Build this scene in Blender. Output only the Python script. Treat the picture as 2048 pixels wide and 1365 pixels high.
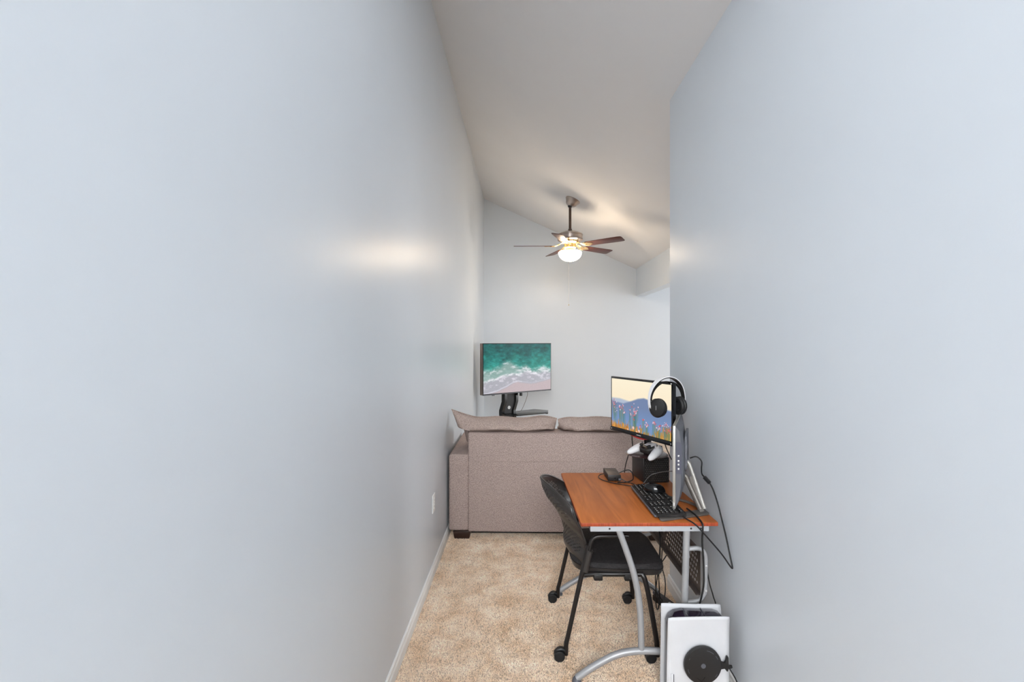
import bpy, bmesh, math, random
import numpy as np
from mathutils import Vector, Matrix
random.seed(7); rng = np.random.default_rng(11)
PI = math.pi; R = math.radians
for o in list(bpy.data.objects): bpy.data.objects.remove(o)
scene = bpy.context.scene
COL = scene.collection

# ------------------------------------------------------------------ camera
cam_d = bpy.data.cameras.new('camera'); cam = bpy.data.objects.new('camera', cam_d); COL.objects.link(cam)
cam.location = (0, 0, 1.56); cam.rotation_euler = (R(90), 0, math.atan(20/930))
cam_d.sensor_width = 36; cam_d.lens = 930*36/2048; cam_d.clip_start = 0.02; cam_d.clip_end = 100
scene.camera = cam
# ------------------------------------------------------------------ view, world
vs = scene.view_settings
vs.view_transform = 'Standard'; vs.look = 'None'; vs.gamma = 1; vs.use_curve_mapping = False
vs.exposure = 0.1
world = bpy.data.worlds.new('daylight'); scene.world = world; world.use_nodes = True
bg = world.node_tree.nodes['Background']; bg.inputs[0].default_value = (0.80, 0.90, 1.0, 1); bg.inputs[1].default_value = 1.0
# ------------------------------------------------------------------ daylight fill from unseen, added openings
def area(name, loc, target, sx, sy, power, col):
    l = bpy.data.lights.new(name, 'AREA'); l.shape = 'RECTANGLE'; l.size = sx; l.size_y = sy
    l.energy = power; l.color = col
    o = bpy.data.objects.new(name, l); COL.objects.link(o); o.location = loc
    o.rotation_euler = (Vector(target)-Vector(loc)).to_track_quat('-Z', 'Z').to_euler()
    return o
area('unseen_window_fill_behind', (-0.9, -6.42, 4.1), (0.17, 2.5, 1.0), 5.6, 3.2, 900, (0.97, 0.985, 1.0))  # unseen window, set high and to the left as fill for floor and walls
area('added_window_fill_side', (4.85, 5.2, 1.5), (0, 5.3, 1.35), 2.6, 1.7, 76, (0.97, 0.985, 1.0))  # unseen side window, added to brighten the far end of the room

# skylight fill added above the viewer, out of view, to lift walls and floor
top_fill = area('added_skylight_fill', (0.17, 0.85, 3.788-0.47*(0.17+0.594)-0.05), (0.17-0.47*2, 0.85, 1.0), 1.3, 1.6, 5.5, (0.97, 0.985, 1.0))
top_fill.rotation_euler = (0, math.atan(0.47), 0)

# ------------------------------------------------------------------ materials
def lin(r, g, b):
    def f(c):
        c /= 255.0
        return c/12.92 if c <= 0.04045 else ((c+0.055)/1.055)**2.4
    return (f(r), f(g), f(b), 1)
MATS = {}
def mat(name, col, rough=0.5, metal=0.0, bump=0.0, bscale=200, col2=None, cscale=8, stretch=(1,1,1), spec=0.5, coat=0.0, detail=4, bdist=0.002, ramp=(0.35, 0.65)):
    m = bpy.data.materials.new(name); m.use_nodes = True
    nt = m.node_tree; b = nt.nodes['Principled BSDF']
    b.inputs['Base Color'].default_value = col; b.inputs['Roughness'].default_value = rough
    b.inputs['Metallic'].default_value = metal; b.inputs['Specular IOR Level'].default_value = spec
    b.inputs['Coat Weight'].default_value = coat
    tc = nt.nodes.new('ShaderNodeTexCoord'); mp = nt.nodes.new('ShaderNodeMapping')
    mp.inputs['Scale'].default_value = stretch
    nt.links.new(tc.outputs['Object'], mp.inputs['Vector'])
    n = nt.nodes.new('ShaderNodeTexNoise'); n.inputs['Scale'].default_value = cscale; n.inputs['Detail'].default_value = detail
    nt.links.new(mp.outputs[0], n.inputs['Vector'])
    cr = nt.nodes.new('ShaderNodeValToRGB')
    c2 = col2 if col2 else tuple(min(1, c*0.94) for c in col[:3])+(1,)
    cr.color_ramp.elements[0].color = c2; cr.color_ramp.elements[1].color = col
    cr.color_ramp.elements[0].position = ramp[0]; cr.color_ramp.elements[1].position = ramp[1]
    nt.links.new(n.outputs['Fac'], cr.inputs['Fac']); nt.links.new(cr.outputs['Color'], b.inputs['Base Color'])
    if bump > 0:
        n2 = nt.nodes.new('ShaderNodeTexNoise'); n2.inputs['Scale'].default_value = bscale; n2.inputs['Detail'].default_value = 3
        nt.links.new(mp.outputs[0], n2.inputs['Vector'])
        bp = nt.nodes.new('ShaderNodeBump'); bp.inputs['Strength'].default_value = bump; bp.inputs['Distance'].default_value = bdist
        nt.links.new(n2.outputs['Fac'], bp.inputs['Height']); nt.links.new(bp.outputs['Normal'], b.inputs['Normal'])
    MATS[name] = m
    return m
M = MATS
mat('wall_paint', lin(219, 226, 233), 0.34, bump=0.10, bscale=240, col2=lin(217, 224, 231), cscale=2, bdist=0.001)
mat('ceiling_paint', lin(238, 238, 239), 0.8, bump=0.15, bscale=150, col2=lin(236, 236, 237), cscale=2)
mat('trim_white', lin(247, 247, 245), 0.35)
mat('sofa_fabric', lin(206, 187, 178), 0.95, bump=0.9, bscale=330, col2=lin(154, 136, 130), cscale=330, stretch=(1, 1, 0.36), spec=0.15, ramp=(0.38, 0.62), bdist=0.004)
mat('cushion_fabric', lin(206, 187, 177), 0.95, bump=0.9, bscale=330, col2=lin(156, 138, 130), cscale=330, stretch=(0.8, 1, 0.45), spec=0.15, ramp=(0.38, 0.62), bdist=0.004)
mat('dark_wood', lin(50, 32, 26), 0.35)
mat('black_cloth', lin(22, 20, 20), 0.95)
mat('silver_paint', lin(166, 167, 169), 0.38, metal=0.25)
mat('rail_paint', lin(180, 184, 188), 0.42, metal=0.05)
mat('panel_brown', lin(84, 76, 72), 0.4, metal=0.3)
mat('black_plastic', lin(29, 28, 28), 0.45)
mat('chair_plastic', lin(54, 50, 48), 0.36)
mat('black_gloss', lin(18, 18, 20), 0.12)
mat('black_rubber', lin(24, 24, 25), 0.6)
mat('black_tube', lin(36, 33, 33), 0.3, metal=0.2)
mat('seat_mesh', lin(44, 41, 42), 0.85, bump=0.8, bscale=320, col2=lin(26, 24, 25), cscale=220, stretch=(0.35, 1, 1), ramp=(0.4, 0.6))
mat('white_plastic', lin(236, 236, 238), 0.38)
mat('console_white', lin(204, 205, 208), 0.45)
mat('console_core', lin(38, 32, 48), 0.12, coat=0.5)
mat('grey_plastic', lin(88, 90, 97), 0.42)
mat('navy_grey', lin(74, 76, 90), 0.4)
mat('aio_silver', lin(172, 170, 164), 0.36, metal=0.55)
mat('stand_grey', lin(104, 99, 94), 0.4, metal=0.35)
mat('nickel', lin(182, 170, 162), 0.28, metal=1.0)
mat('bronze', lin(84, 68, 60), 0.35, metal=0.7)
mat('blade_wood', lin(96, 50, 40), 0.42, col2=lin(74, 38, 32), cscale=14, stretch=(0.6, 12, 4))
mat('brass_light', lin(228, 196, 140), 0.25, metal=0.9)
mat('red_plastic', lin(205, 40, 38), 0.3)
mat('plum_gloss', lin(70, 50, 50), 0.3)
mat('adapter_brown', lin(70, 54, 46), 0.45)
mat('tv_metal', lin(140, 128, 122), 0.3, metal=0.5)
mat('cable_black', lin(22, 22, 24), 0.45)
mat('cable_grey', lin(92, 88, 86), 0.45)
mat('chain_metal', lin(190, 180, 175), 0.3, metal=0.8)
mat('print_white', lin(225, 225, 225), 0.5)
mat('tv_glassy', lin(30, 32, 34), 0.12)
mat('steel', lin(222, 222, 222), 0.25, metal=0.4)
# wood of the desk
def wood_mat(name, edge=False):
    m = bpy.data.materials.new(name); m.use_nodes = True; nt = m.node_tree; b = nt.nodes['Principled BSDF']
    b.inputs['Roughness'].default_value = 0.5; b.inputs['Specular IOR Level'].default_value = 0.25
    tc = nt.nodes.new('ShaderNodeTexCoord'); mp = nt.nodes.new('ShaderNodeMapping')
    mp.inputs['Scale'].default_value = (9, 0.9, 3) if not edge else (40, 40, 0.6)
    nt.links.new(tc.outputs['Object'], mp.inputs['Vector'])
    n1 = nt.nodes.new('ShaderNodeTexNoise'); n1.inputs['Scale'].default_value = 1.6; n1.inputs['Detail'].default_value = 7; n1.inputs['Distortion'].default_value = 1.3
    nt.links.new(mp.outputs[0], n1.inputs['Vector'])
    cr = nt.nodes.new('ShaderNodeValToRGB'); e = cr.color_ramp.elements
    e[0].position = 0.3; e[1].position = 0.72
    if edge: e[0].color = lin(134, 58, 36); e[1].color = lin(178, 82, 50)
    else: e[0].color = lin(158, 84, 38); e[1].color = lin(206, 120, 58)
    nt.links.new(n1.outputs['Fac'], cr.inputs['Fac']); nt.links.new(cr.outputs['Color'], b.inputs['Base Color'])
    M[name] = m
wood_mat('cherry_top'); wood_mat('cherry_edge', True)
# carpet
def carpet_mat():
    m = bpy.data.materials.new('carpet'); m.use_nodes = True; nt = m.node_tree; b = nt.nodes['Principled BSDF']
    b.inputs['Roughness'].default_value = 1.0; b.inputs['Specular IOR Level'].default_value = 0.05
    tc = nt.nodes.new('ShaderNodeTexCoord')
    big = nt.nodes.new('ShaderNodeTexNoise'); big.inputs['Scale'].default_value = 7; big.inputs['Detail'].default_value = 8; big.inputs['Roughness'].default_value = 0.62; big.inputs['Distortion'].default_value = 0.15
    fin = nt.nodes.new('ShaderNodeTexNoise'); fin.inputs['Scale'].default_value = 190; fin.inputs['Detail'].default_value = 2
    for n in (big, fin): nt.links.new(tc.outputs['Object'], n.inputs['Vector'])
    r1 = nt.nodes.new('ShaderNodeValToRGB'); e = r1.color_ramp.elements
    e[0].position = 0.32; e[1].position = 0.68; e[0].color = lin(216, 190, 162); e[1].color = lin(246, 232, 215)
    r2 = nt.nodes.new('ShaderNodeValToRGB'); e = r2.color_ramp.elements
    e[0].position = 0.36; e[1].position = 0.6; e[0].color = (0.50, 0.47, 0.45, 1); e[1].color = (1.0, 1.0, 1.0, 1)
    mx = nt.nodes.new('ShaderNodeMixRGB'); mx.blend_type = 'MULTIPLY'; mx.inputs[0].default_value = 1
    nt.links.new(big.outputs['Fac'], r1.inputs['Fac']); nt.links.new(fin.outputs['Fac'], r2.inputs['Fac'])
    nt.links.new(r1.outputs[0], mx.inputs[1]); nt.links.new(r2.outputs[0], mx.inputs[2]); nt.links.new(mx.outputs[0], b.inputs['Base Color'])
    bp = nt.nodes.new('ShaderNodeBump'); bp.inputs['Strength'].default_value = 0.8; bp.inputs['Distance'].default_value = 0.006
    nt.links.new(fin.outputs['Fac'], bp.inputs['Height']); nt.links.new(bp.outputs['Normal'], b.inputs['Normal'])
    M['carpet'] = m
    m = m.copy(); m.name = 'carpet_pile'; nt = m.node_tree; a = nt.nodes.new('ShaderNodeVertexColor'); a.layer_name = 'tuft'
    mx = [n for n in nt.nodes if n.type == 'MIX_RGB'][0]
    for l in list(mx.inputs[2].links): nt.links.remove(l)
    nt.links.new(a.outputs['Color'], mx.inputs[2]); M['carpet_pile'] = m
carpet_mat()
def glow_mat(name, col, strength):
    m = bpy.data.materials.new(name); m.use_nodes = True; nt = m.node_tree; nt.nodes.clear()
    e = nt.nodes.new('ShaderNodeEmission'); e.inputs[0].default_value = col; e.inputs[1].default_value = strength
    o = nt.nodes.new('ShaderNodeOutputMaterial'); nt.links.new(e.outputs[0], o.inputs[0]); M[name] = m
glow_mat('lamp_glass', (1.0, 0.80, 0.58, 1), 50)
def screen_mat(name, strength):
    m = bpy.data.materials.new(name); m.use_nodes = True; nt = m.node_tree; b = nt.nodes['Principled BSDF']
    a = nt.nodes.new('ShaderNodeVertexColor'); a.layer_name = 'picture'
    b.inputs['Base Color'].default_value = (0.01, 0.01, 0.01, 1); b.inputs['Roughness'].default_value = 0.4
    b.inputs['Specular IOR Level'].default_value = 0.2
    nt.links.new(a.outputs['Color'], b.inputs['Emission Color']); b.inputs['Emission Strength'].default_value = strength
    M[name] = m
screen_mat('monitor_picture', 0.97); screen_mat('tv_picture', 0.94)
def glass_mat():
    m = bpy.data.materials.new('window_glass'); m.use_nodes = True; b = m.node_tree.nodes['Principled BSDF']
    b.inputs['Transmission Weight'].default_value = 1; b.inputs['Roughness'].default_value = 0.02; b.inputs['IOR'].default_value = 1.1
    M['window_glass'] = m
glass_mat()

# ------------------------------------------------------------------ mesh helpers
def nb(): return bmesh.new()
def box(bm, x0, x1, y0, y1, z0, z1, bevel=0.0, seg=2, mtx=None):
    vs_ = [bm.verts.new(p) for p in ((x0,y0,z0),(x1,y0,z0),(x1,y1,z0),(x0,y1,z0),(x0,y0,z1),(x1,y0,z1),(x1,y1,z1),(x0,y1,z1))]
    fs = [bm.faces.new([vs_[i] for i in q]) for q in ((0,3,2,1),(4,5,6,7),(0,1,5,4),(1,2,6,5),(2,3,7,6),(3,0,4,7))]
    geom = vs_
    if bevel > 0:
        es = list({e for f in fs for e in f.edges})
        r = bmesh.ops.bevel(bm, geom=es, offset=bevel, segments=seg, affect='EDGES', profile=0.5)
        geom = list({v for v in r['verts']} | {v for v in vs_ if v.is_valid})
    if mtx is not None: bmesh.ops.transform(bm, matrix=mtx, verts=geom)
    return geom
def smooth_path(pts, n=6):
    p = [Vector(q) for q in pts]
    if len(p) < 3: return p
    ext = [p[0]*2-p[1]] + p + [p[-1]*2-p[-2]]
    out = []
    for i in range(1, len(ext)-2):
        a, b, c, d = ext[i-1:i+3]
        for k in range(n):
            t = k/n
            out.append(0.5*((2*b)+(-a+c)*t+(2*a-5*b+4*c-d)*t*t+(-a+3*b-3*c+d)*t**3))
    out.append(p[-1]); return out
def tube(bm, pts, r, seg=10, smooth=0, r2=None, flat=None):
    p = smooth_path(pts, smooth) if smooth else [Vector(q) for q in pts]
    n = len(p); rings = []
    t0 = (p[1]-p[0]).normalized()
    up = Vector((0,0,1)) if abs(t0.z) < 0.9 else Vector((1,0,0))
    nx = t0.cross(up).normalized()
    for i in range(n):
        t = (p[min(i+1,n-1)]-p[max(i-1,0)]).normalized()
        nx = (nx - t*nx.dot(t)).normalized(); ny = t.cross(nx)
        rr = r if r2 is None else r+(r2-r)*i/(n-1)
        fa, fb = (1, 1) if flat is None else flat
        rings.append([bm.verts.new(p[i]+nx*(math.cos(2*PI*k/seg)*rr*fa)+ny*(math.sin(2*PI*k/seg)*rr*fb)) for k in range(seg)])
    for a, b in zip(rings, rings[1:]):
        for k in range(seg): bm.faces.new((a[k], a[(k+1)%seg], b[(k+1)%seg], b[k]))
    bm.faces.new(rings[0][::-1]); bm.faces.new(rings[-1])
def lathe(bm, prof, seg=24, c=(0,0,0), mtx=None, cap=True):
    rings = []; allv = []
    for r, z in prof:
        ring = [bm.verts.new((c[0]+r*math.cos(2*PI*k/seg), c[1]+r*math.sin(2*PI*k/seg), c[2]+z)) for k in range(seg)]
        rings.append(ring); allv += ring
    for a, b in zip(rings, rings[1:]):
        for k in range(seg): bm.faces.new((a[k], a[(k+1)%seg], b[(k+1)%seg], b[k]))
    if cap: bm.faces.new(rings[0][::-1]); bm.faces.new(rings[-1])
    if mtx is not None: bmesh.ops.transform(bm, matrix=mtx, verts=allv)
    return allv
def prism(bm, poly, z0, z1, mtx=None, bevel=0.0):
    a = [bm.verts.new((x, y, z0)) for x, y in poly]; b = [bm.verts.new((x, y, z1)) for x, y in poly]; n = len(poly)
    f0 = bm.faces.new(a[::-1]); f1 = bm.faces.new(b)
    for k in range(n): bm.faces.new((a[k], a[(k+1)%n], b[(k+1)%n], b[k]))
    vv = a+b
    if bevel > 0:
        r = bmesh.ops.bevel(bm, geom=list(set(f0.edges)|set(f1.edges)), offset=bevel, segments=2, affect='EDGES', profile=0.5)
        vv = list({v for v in r['verts']} | {v for v in vv if v.is_valid})
    if mtx is not None: bmesh.ops.transform(bm, matrix=mtx, verts=vv)
    return vv
def rrect(x0, x1, y0, y1, r, n=5):
    out = []
    for cx, cy, a0 in ((x1-r,y1-r,0),(x0+r,y1-r,90),(x0+r,y0+r,180),(x1-r,y0+r,270)):
        for k in range(n+1):
            a = R(a0+90*k/n); out.append((cx+r*math.cos(a), cy+r*math.sin(a)))
    return out
def ellipsoid(bm, c, rx, ry, rz, useg=16, vseg=10, mtx=None):
    mm = Matrix.Translation(c) @ (mtx if mtx is not None else Matrix()) @ Matrix.Diagonal((rx, ry, rz, 1))
    bmesh.ops.create_uvsphere(bm, u_segments=useg, v_segments=vseg, radius=1, matrix=mm)
def obj(name, bm, m, parent=None, smooth=True, origin=None, solid=0.0, angle=35, fix=True):
    if origin is not None: bmesh.ops.translate(bm, vec=-Vector(origin), verts=bm.verts)
    elif parent is not None and parent.get('_world'): bmesh.ops.translate(bm, vec=-parent.location, verts=bm.verts)
    if fix: bmesh.ops.recalc_face_normals(bm, faces=bm.faces)
    me = bpy.data.meshes.new(name); 
    if smooth:
        for f in bm.faces: f.smooth = True
        for e in bm.edges:
            if len(e.link_faces) == 2 and e.calc_face_angle(0) > R(angle): e.smooth = False
    bm.to_mesh(me); bm.free()
    o = bpy.data.objects.new(name, me); COL.objects.link(o)
    for mm in (m if isinstance(m, (list, tuple)) else [m]): me.materials.append(M[mm])
    if parent is not None:
        o.parent = parent
        if parent.type == 'MESH' and parent.get('_w2') : pass
    if origin is not None: o.location = origin
    if solid > 0:
        s = o.modifiers.new('thickness', 'SOLIDIFY'); s.thickness = solid; s.offset = 0
    return o
def thing(name, label, cat, loc=(0,0,0), rotz=0.0, group=None, world=False):
    o = bpy.data.objects.new(name, None); COL.objects.link(o); o.empty_display_size = 0.1
    o.location = loc; o.rotation_euler = (0, 0, rotz); o['label'] = label; o['category'] = cat
    if group: o['group'] = group
    if world: o['_world'] = 1
    return o
def tag(o, label, cat, group=None):
    o['label'] = label; o['category'] = cat
    if group: o['group'] = group
    return o
def sub(name, bm, m, part, **kw):
    # sub-part built in the same local frame as its part
    root = part.parent
    if root is not None and root.get('_world'): bmesh.ops.translate(bm, vec=-root.location, verts=bm.verts)
    o = obj(name, bm, m, None, **kw); o.parent = part; return o
def struct(name, bm, m, parent=None, **kw):
    o = obj(name, bm, m, parent, **kw)
    if parent is None: o['kind'] = 'structure'
    return o

# ================================================================== THE ROOM
XL, XR, YB, YF = -0.594, 0.930, 7.26, -0.4
SL = 0.47; HL = 3.788
XE = 5.0          # far side of the dining area on the right
HX = 1.77         # face of the header over the opening
YC = 2.945        # end of the right partition
def ceil_z(x): return HL - SL*(x-XL)
RX, RY, RH = 4.0, -6.5, 6.0   # the large room behind the viewer
bm = nb(); box(bm, -RX, XE+0.12, RY-0.12, YB+0.12, -0.12, 0.0); floor = struct('floor', bm, 'carpet', smooth=False)
# cut pile: small leaning tufts over the floor in view
def carpet_pile(x0, x1, y0, y1, n):
    c = np.stack([rng.uniform(x0, x1, n), rng.uniform(y0, y1, n), np.zeros(n)], 1)
    a0 = rng.uniform(0, 6.283, n); rad = rng.uniform(0.0020, 0.0034, n); hh = rng.uniform(0.004, 0.008, n)
    V = np.zeros((n, 4, 3))
    for k in range(3):
        a = a0+k*2.0944; V[:, k] = c+np.stack([np.cos(a)*rad, np.sin(a)*rad, np.full(n, -0.0005)], 1)
    V[:, 3] = c+np.stack([rng.normal(0, 0.0022, n), rng.normal(0, 0.0022, n), hh], 1)
    F = (np.arange(n)[:, None, None]*4+np.array([[0, 1, 3], [1, 2, 3], [2, 0, 3]])[None]).reshape(-1, 3)
    me = bpy.data.meshes.new('carpet_pile'); me.from_pydata(V.reshape(-1, 3).tolist(), [], F.tolist())
    g = np.clip(rng.normal(1.19, 0.17, n), 0.55, 1.5); col = np.stack([g, g*0.985, g*0.965, np.ones(n)], 1)
    ca = me.color_attributes.new('tuft', 'FLOAT_COLOR', 'POINT'); ca.data.foreach_set('color', np.repeat(col, 4, axis=0).astype(np.float32).ravel())
    me.materials.append(M['carpet_pile']); o = bpy.data.objects.new('carpet_pile', me); COL.objects.link(o); o.parent = floor; o['kind'] = 'stuff'
carpet_pile(XL+0.013, XR-0.013, 1.75, 3.95, 190000)
bm = nb(); box(bm, XL-0.12, XL, YF-0.12, YB+0.12, 0, HL+0.1); struct('wall_left', bm, 'wall_paint', smooth=False)
bm = nb(); box(bm, XL, XE+0.12, YB, YB+0.12, 0, HL+0.1); struct('wall_back', bm, 'wall_paint', smooth=False)
# right partition: top follows the sloped ceiling
def slope_block(bm, x0, x1, y0, y1, z0, dz=0.02):
    v = [bm.verts.new(p) for p in ((x0,y0,z0),(x1,y0,z0),(x1,y1,z0),(x0,y1,z0),(x0,y0,ceil_z(x0)+dz),(x1,y0,ceil_z(x1)+dz),(x1,y1,ceil_z(x1)+dz),(x0,y1,ceil_z(x0)+dz))]
    for q in ((0,3,2,1),(4,5,6,7),(0,1,5,4),(1,2,6,5),(2,3,7,6),(3,0,4,7)): bm.faces.new([v[i] for i in q])
bm = nb(); slope_block(bm, XR, XR+0.12, YF-0.12, YC, 0); struct('wall_right', bm, 'wall_paint', smooth=False)
bm = nb(); slope_block(bm, XR+0.12, HX+0.14, YC-0.12, YC, 0); struct('wall_return', bm, 'wall_paint', smooth=False)
bm = nb(); slope_block(bm, HX, HX+0.14, YC, YB, 2.26); struct('trim_1', bm, 'wall_paint', smooth=False)
# sloped ceiling slab
bm = nb()
v = [bm.verts.new(p) for p in ((XL,YF,HL),(HX+0.14,YF,ceil_z(HX+0.14)),(HX+0.14,YB,ceil_z(HX+0.14)),(XL,YB,HL))]
w = [bm.verts.new((q.co.x, q.co.y, q.co.z+0.12)) for q in v]
bm.faces.new(v); bm.faces.new(w[::-1])
for k in range(4): bm.faces.new((v[k], w[k], w[(k+1)%4], v[(k+1)%4]))
struct('ceiling', bm, 'ceiling_paint', smooth=False)
bm = nb(); box(bm, HX+0.14, XE+0.12, YC-0.12, YB, 2.5, 2.62); struct('ceiling_dining', bm, 'ceiling_paint', smooth=False)
bm = nb(); box(bm, HX+0.14, XE+0.12, YC-0.12, YC, 0, 2.5); struct('wall_dining', bm, 'wall_paint', smooth=False)
# dining wall and wall behind the camera, with openings for the unseen fill windows
def holed_wall(name, axis, pos, t, a0, a1, h, w0, w1, z0, z1):
    bm = nb()
    def bx(p0, p1, q0, q1):
        if axis == 'x': box(bm, pos, pos+t, p0, p1, q0, q1)
        else: box(bm, p0, p1, pos, pos+t, q0, q1)
    bx(a0, w0, 0, h); bx(w1, a1, 0, h); bx(w0, w1, 0, z0); bx(w0, w1, z1, h)
    return struct(name, bm, 'wall_paint', smooth=False)
holed_wall('wall_side', 'x', XE, 0.12, YC, YB, 2.5, 3.85, 6.55, 0.62, 2.38)
holed_wall('wall_front', 'y', RY-0.12, 0.12, -RX, RX, RH, -3.75, 1.95, 2.3, 5.75)
for nm, a0, a1 in (('wall_mouth_left', -RX, XL-0.12), ('wall_mouth_right', XR+0.12, RX)):
    bm = nb(); box(bm, a0, a1, YF-0.12, YF, 0, RH); struct(nm, bm, 'wall_paint', smooth=False)
for nm, a0 in (('wall_room_left', -RX-0.12), ('wall_room_right', RX)):
    bm = nb(); box(bm, a0, a0+0.12, RY-0.12, YF, 0, RH); struct(nm, bm, 'wall_paint', smooth=False)
bm = nb(); box(bm, -RX, RX, RY-0.12, YF-0.001, RH, RH+0.12); struct('ceiling_room', bm, 'ceiling_paint', smooth=False)
def window(name, axis, pos, w0, w1, z0, z1):
    fr = 0.05
    def bx(bm, p0, p1, q0, q1, d0, d1):
        if axis == 'x': box(bm, pos+d0, pos+d1, p0, p1, q0, q1)
        else: box(bm, p0, p1, pos+d0, pos+d1, q0, q1)
    bm = nb(); 
    bx(bm, w0, w0+fr, z0, z1, 0, .05); bx(bm, w1-fr, w1, z0, z1, 0, .05); bx(bm, w0+fr, w1-fr, z0, z0+fr, 0, .05); bx(bm, w0+fr, w1-fr, z1-fr, z1, 0, .05)
    bx(bm, w0+fr, w1-fr, (z0+z1)/2-.02, (z0+z1)/2+.02, 0, .05)
    o = struct(name, bm, 'trim_white', smooth=False)
    for q0, q1 in ((z0+fr, (z0+z1)/2-.02), ((z0+z1)/2+.02, z1-fr)):
        bm = nb(); bx(bm, w0+fr, w1-fr, q0, q1, .02, .026); obj('pane', bm, 'window_glass', o, smooth=False)
window('window_added_side', 'x', XE+0.04, 3.85, 6.55, 0.62, 2.38)  # added frame for the side fill, out of view
window('window_unseen_behind', 'y', RY-0.10, -3.75, 1.95, 2.3, 5.75)  # unseen frame, raised high so the fill falls downward into the passage
# frame dressing the added skylight fill; the ceiling stays uncut
sk = Matrix.Translation((0.17, 0.85, ceil_z(0.17))) @ Matrix.Rotation(math.atan(SL), 4, 'Y')
bm = nb()
for q in ((-0.72, 0.72, -0.87, -0.80), (-0.72, 0.72, 0.80, 0.87), (-0.72, -0.65, -0.80, 0.80), (0.65, 0.72, -0.80, 0.80)): box(bm, q[0], q[1], q[2], q[3], -0.045, 0.0, mtx=sk)
struct('window_added_skylight', bm, 'trim_white', smooth=False)
# baseboards (stepped profile)
def baseboard(name, p0, p1, inward, h=0.078):
    bm = nb(); d = Vector(p1)-Vector(p0); n = Vector(inward)
    prof = [(0,0),(0.013,0),(0.013,h-0.028),(0.009,h-0.018),(0.008,h-0.006),(0.004,h),(0,h)]
    a = [bm.verts.new(Vector(p0)+n*q+Vector((0,0,z))) for q, z in prof]; b = [bm.verts.new(Vector(p1)+n*q+Vector((0,0,z))) for q, z in prof]
    for k in range(len(prof)): bm.faces.new((a[k], a[(k+1)%len(prof)], b[(k+1)%len(prof)], b[k]))
    bm.faces.new(a); bm.faces.new(b[::-1])
    struct(name, bm, 'trim_white', smooth=False)
baseboard('baseboard_left', (XL, YF, 0), (XL, YB, 0), (1,0,0))
baseboard('baseboard_right', (XR, YF, 0), (XR, YC+.013, 0), (-1,0,0), 0.088)
baseboard('baseboard_back', (XL+.013, YB, 0), (XE, YB, 0), (0,-1,0))

# ================================================================== SOFA
t = thing('sofa', 'taupe chenille loveseat seen from behind, its arm against the left wall', 'sofa', (0.28, 4.10, 0), world=True)
SX0, SX1 = -0.578, 1.165; SY = 3.648
AW = 0.165
def soft_panel(bm, x0, x1, y0, y1, z0, z1, bevel, bulge=0.0, nx=16, nz=10):
    vv = box(bm, x0, x1, y0, y1, z0, z1, bevel, 3)
    return vv
bm = nb(); box(bm, SX0+AW-0.01, SX1-AW+0.01, SY-0.012, SY+0.20, 0.062, 0.838, 0.013, 3)
bk = obj('backrest', bm, 'sofa_fabric', t)
bm = nb(); tube(bm, [(SX0+AW+0.02, SY-0.008, 0.834), ((SX0+SX1)/2, SY-0.009, 0.833), (SX1-AW-0.02, SY-0.008, 0.834)], 0.004, 8); sub('piping', bm, 'sofa_fabric', bk)
for x in (SX0+AW+0.004, SX1-AW-0.004):
    bm = nb(); tube(bm, [(x, SY-0.0, 0.10), (x, SY-0.004, 0.45), (x, SY-0.002, 0.80)], 0.007, 8); sub('seam', bm, 'sofa_fabric', bk)
bm = nb(); tube(bm, [(SX0+AW+0.02, SY-0.0122, 0.615), ((SX0+SX1)/2, SY-0.0125, 0.617), (SX1-AW-0.02, SY-0.0122, 0.615)], 0.0025, 6); sub('seam', bm, 'sofa_fabric', bk)
for x0, x1 in ((SX0, SX0+AW), (SX1-AW, SX1)):
    bm = nb(); box(bm, x0, x1, SY, SY+0.92, 0.062, 0.668, 0.022, 3); a = obj('arm', bm, 'sofa_fabric', t)
bm = nb(); box(bm, SX0+AW, SX1-AW, SY+0.15, SY+0.90, 0.062, 0.28, 0.015); obj('base', bm, 'sofa_fabric', t)
mid = (SX0+SX1)/2
for x0, x1 in ((SX0+AW, mid), (mid, SX1-AW)):
    bm = nb(); box(bm, x0+.003, x1-.003, SY+0.24, SY+0.93, 0.28, 0.45, 0.04, 4); obj('seat_cushion', bm, 'cushion_fabric', t)
for x0, x1 in ((SX0+0.035, SX0+AW+0.008), (SX1-AW-0.008, SX1-0.035)):
    for y in (SY+0.0, SY+0.84):
        bm = nb(); vv = box(bm, x0, x1, y, y+0.07, 0.0, 0.062, 0.003)
        for q in bm.verts:
            if q.co.z < 0.03: q.co.x = (q.co.x-(x0+x1)/2)*0.86+(x0+x1)/2; q.co.y = (q.co.y-y-.035)*0.86+y+.035
        obj('leg', bm, 'dark_wood', t)
bm = nb(); box(bm, SX0+AW+0.01, SX1-AW-0.01, SY+0.02, SY+0.86, 0.045, 0.062); obj('dust_cover', bm, 'black_cloth', t)
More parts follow.
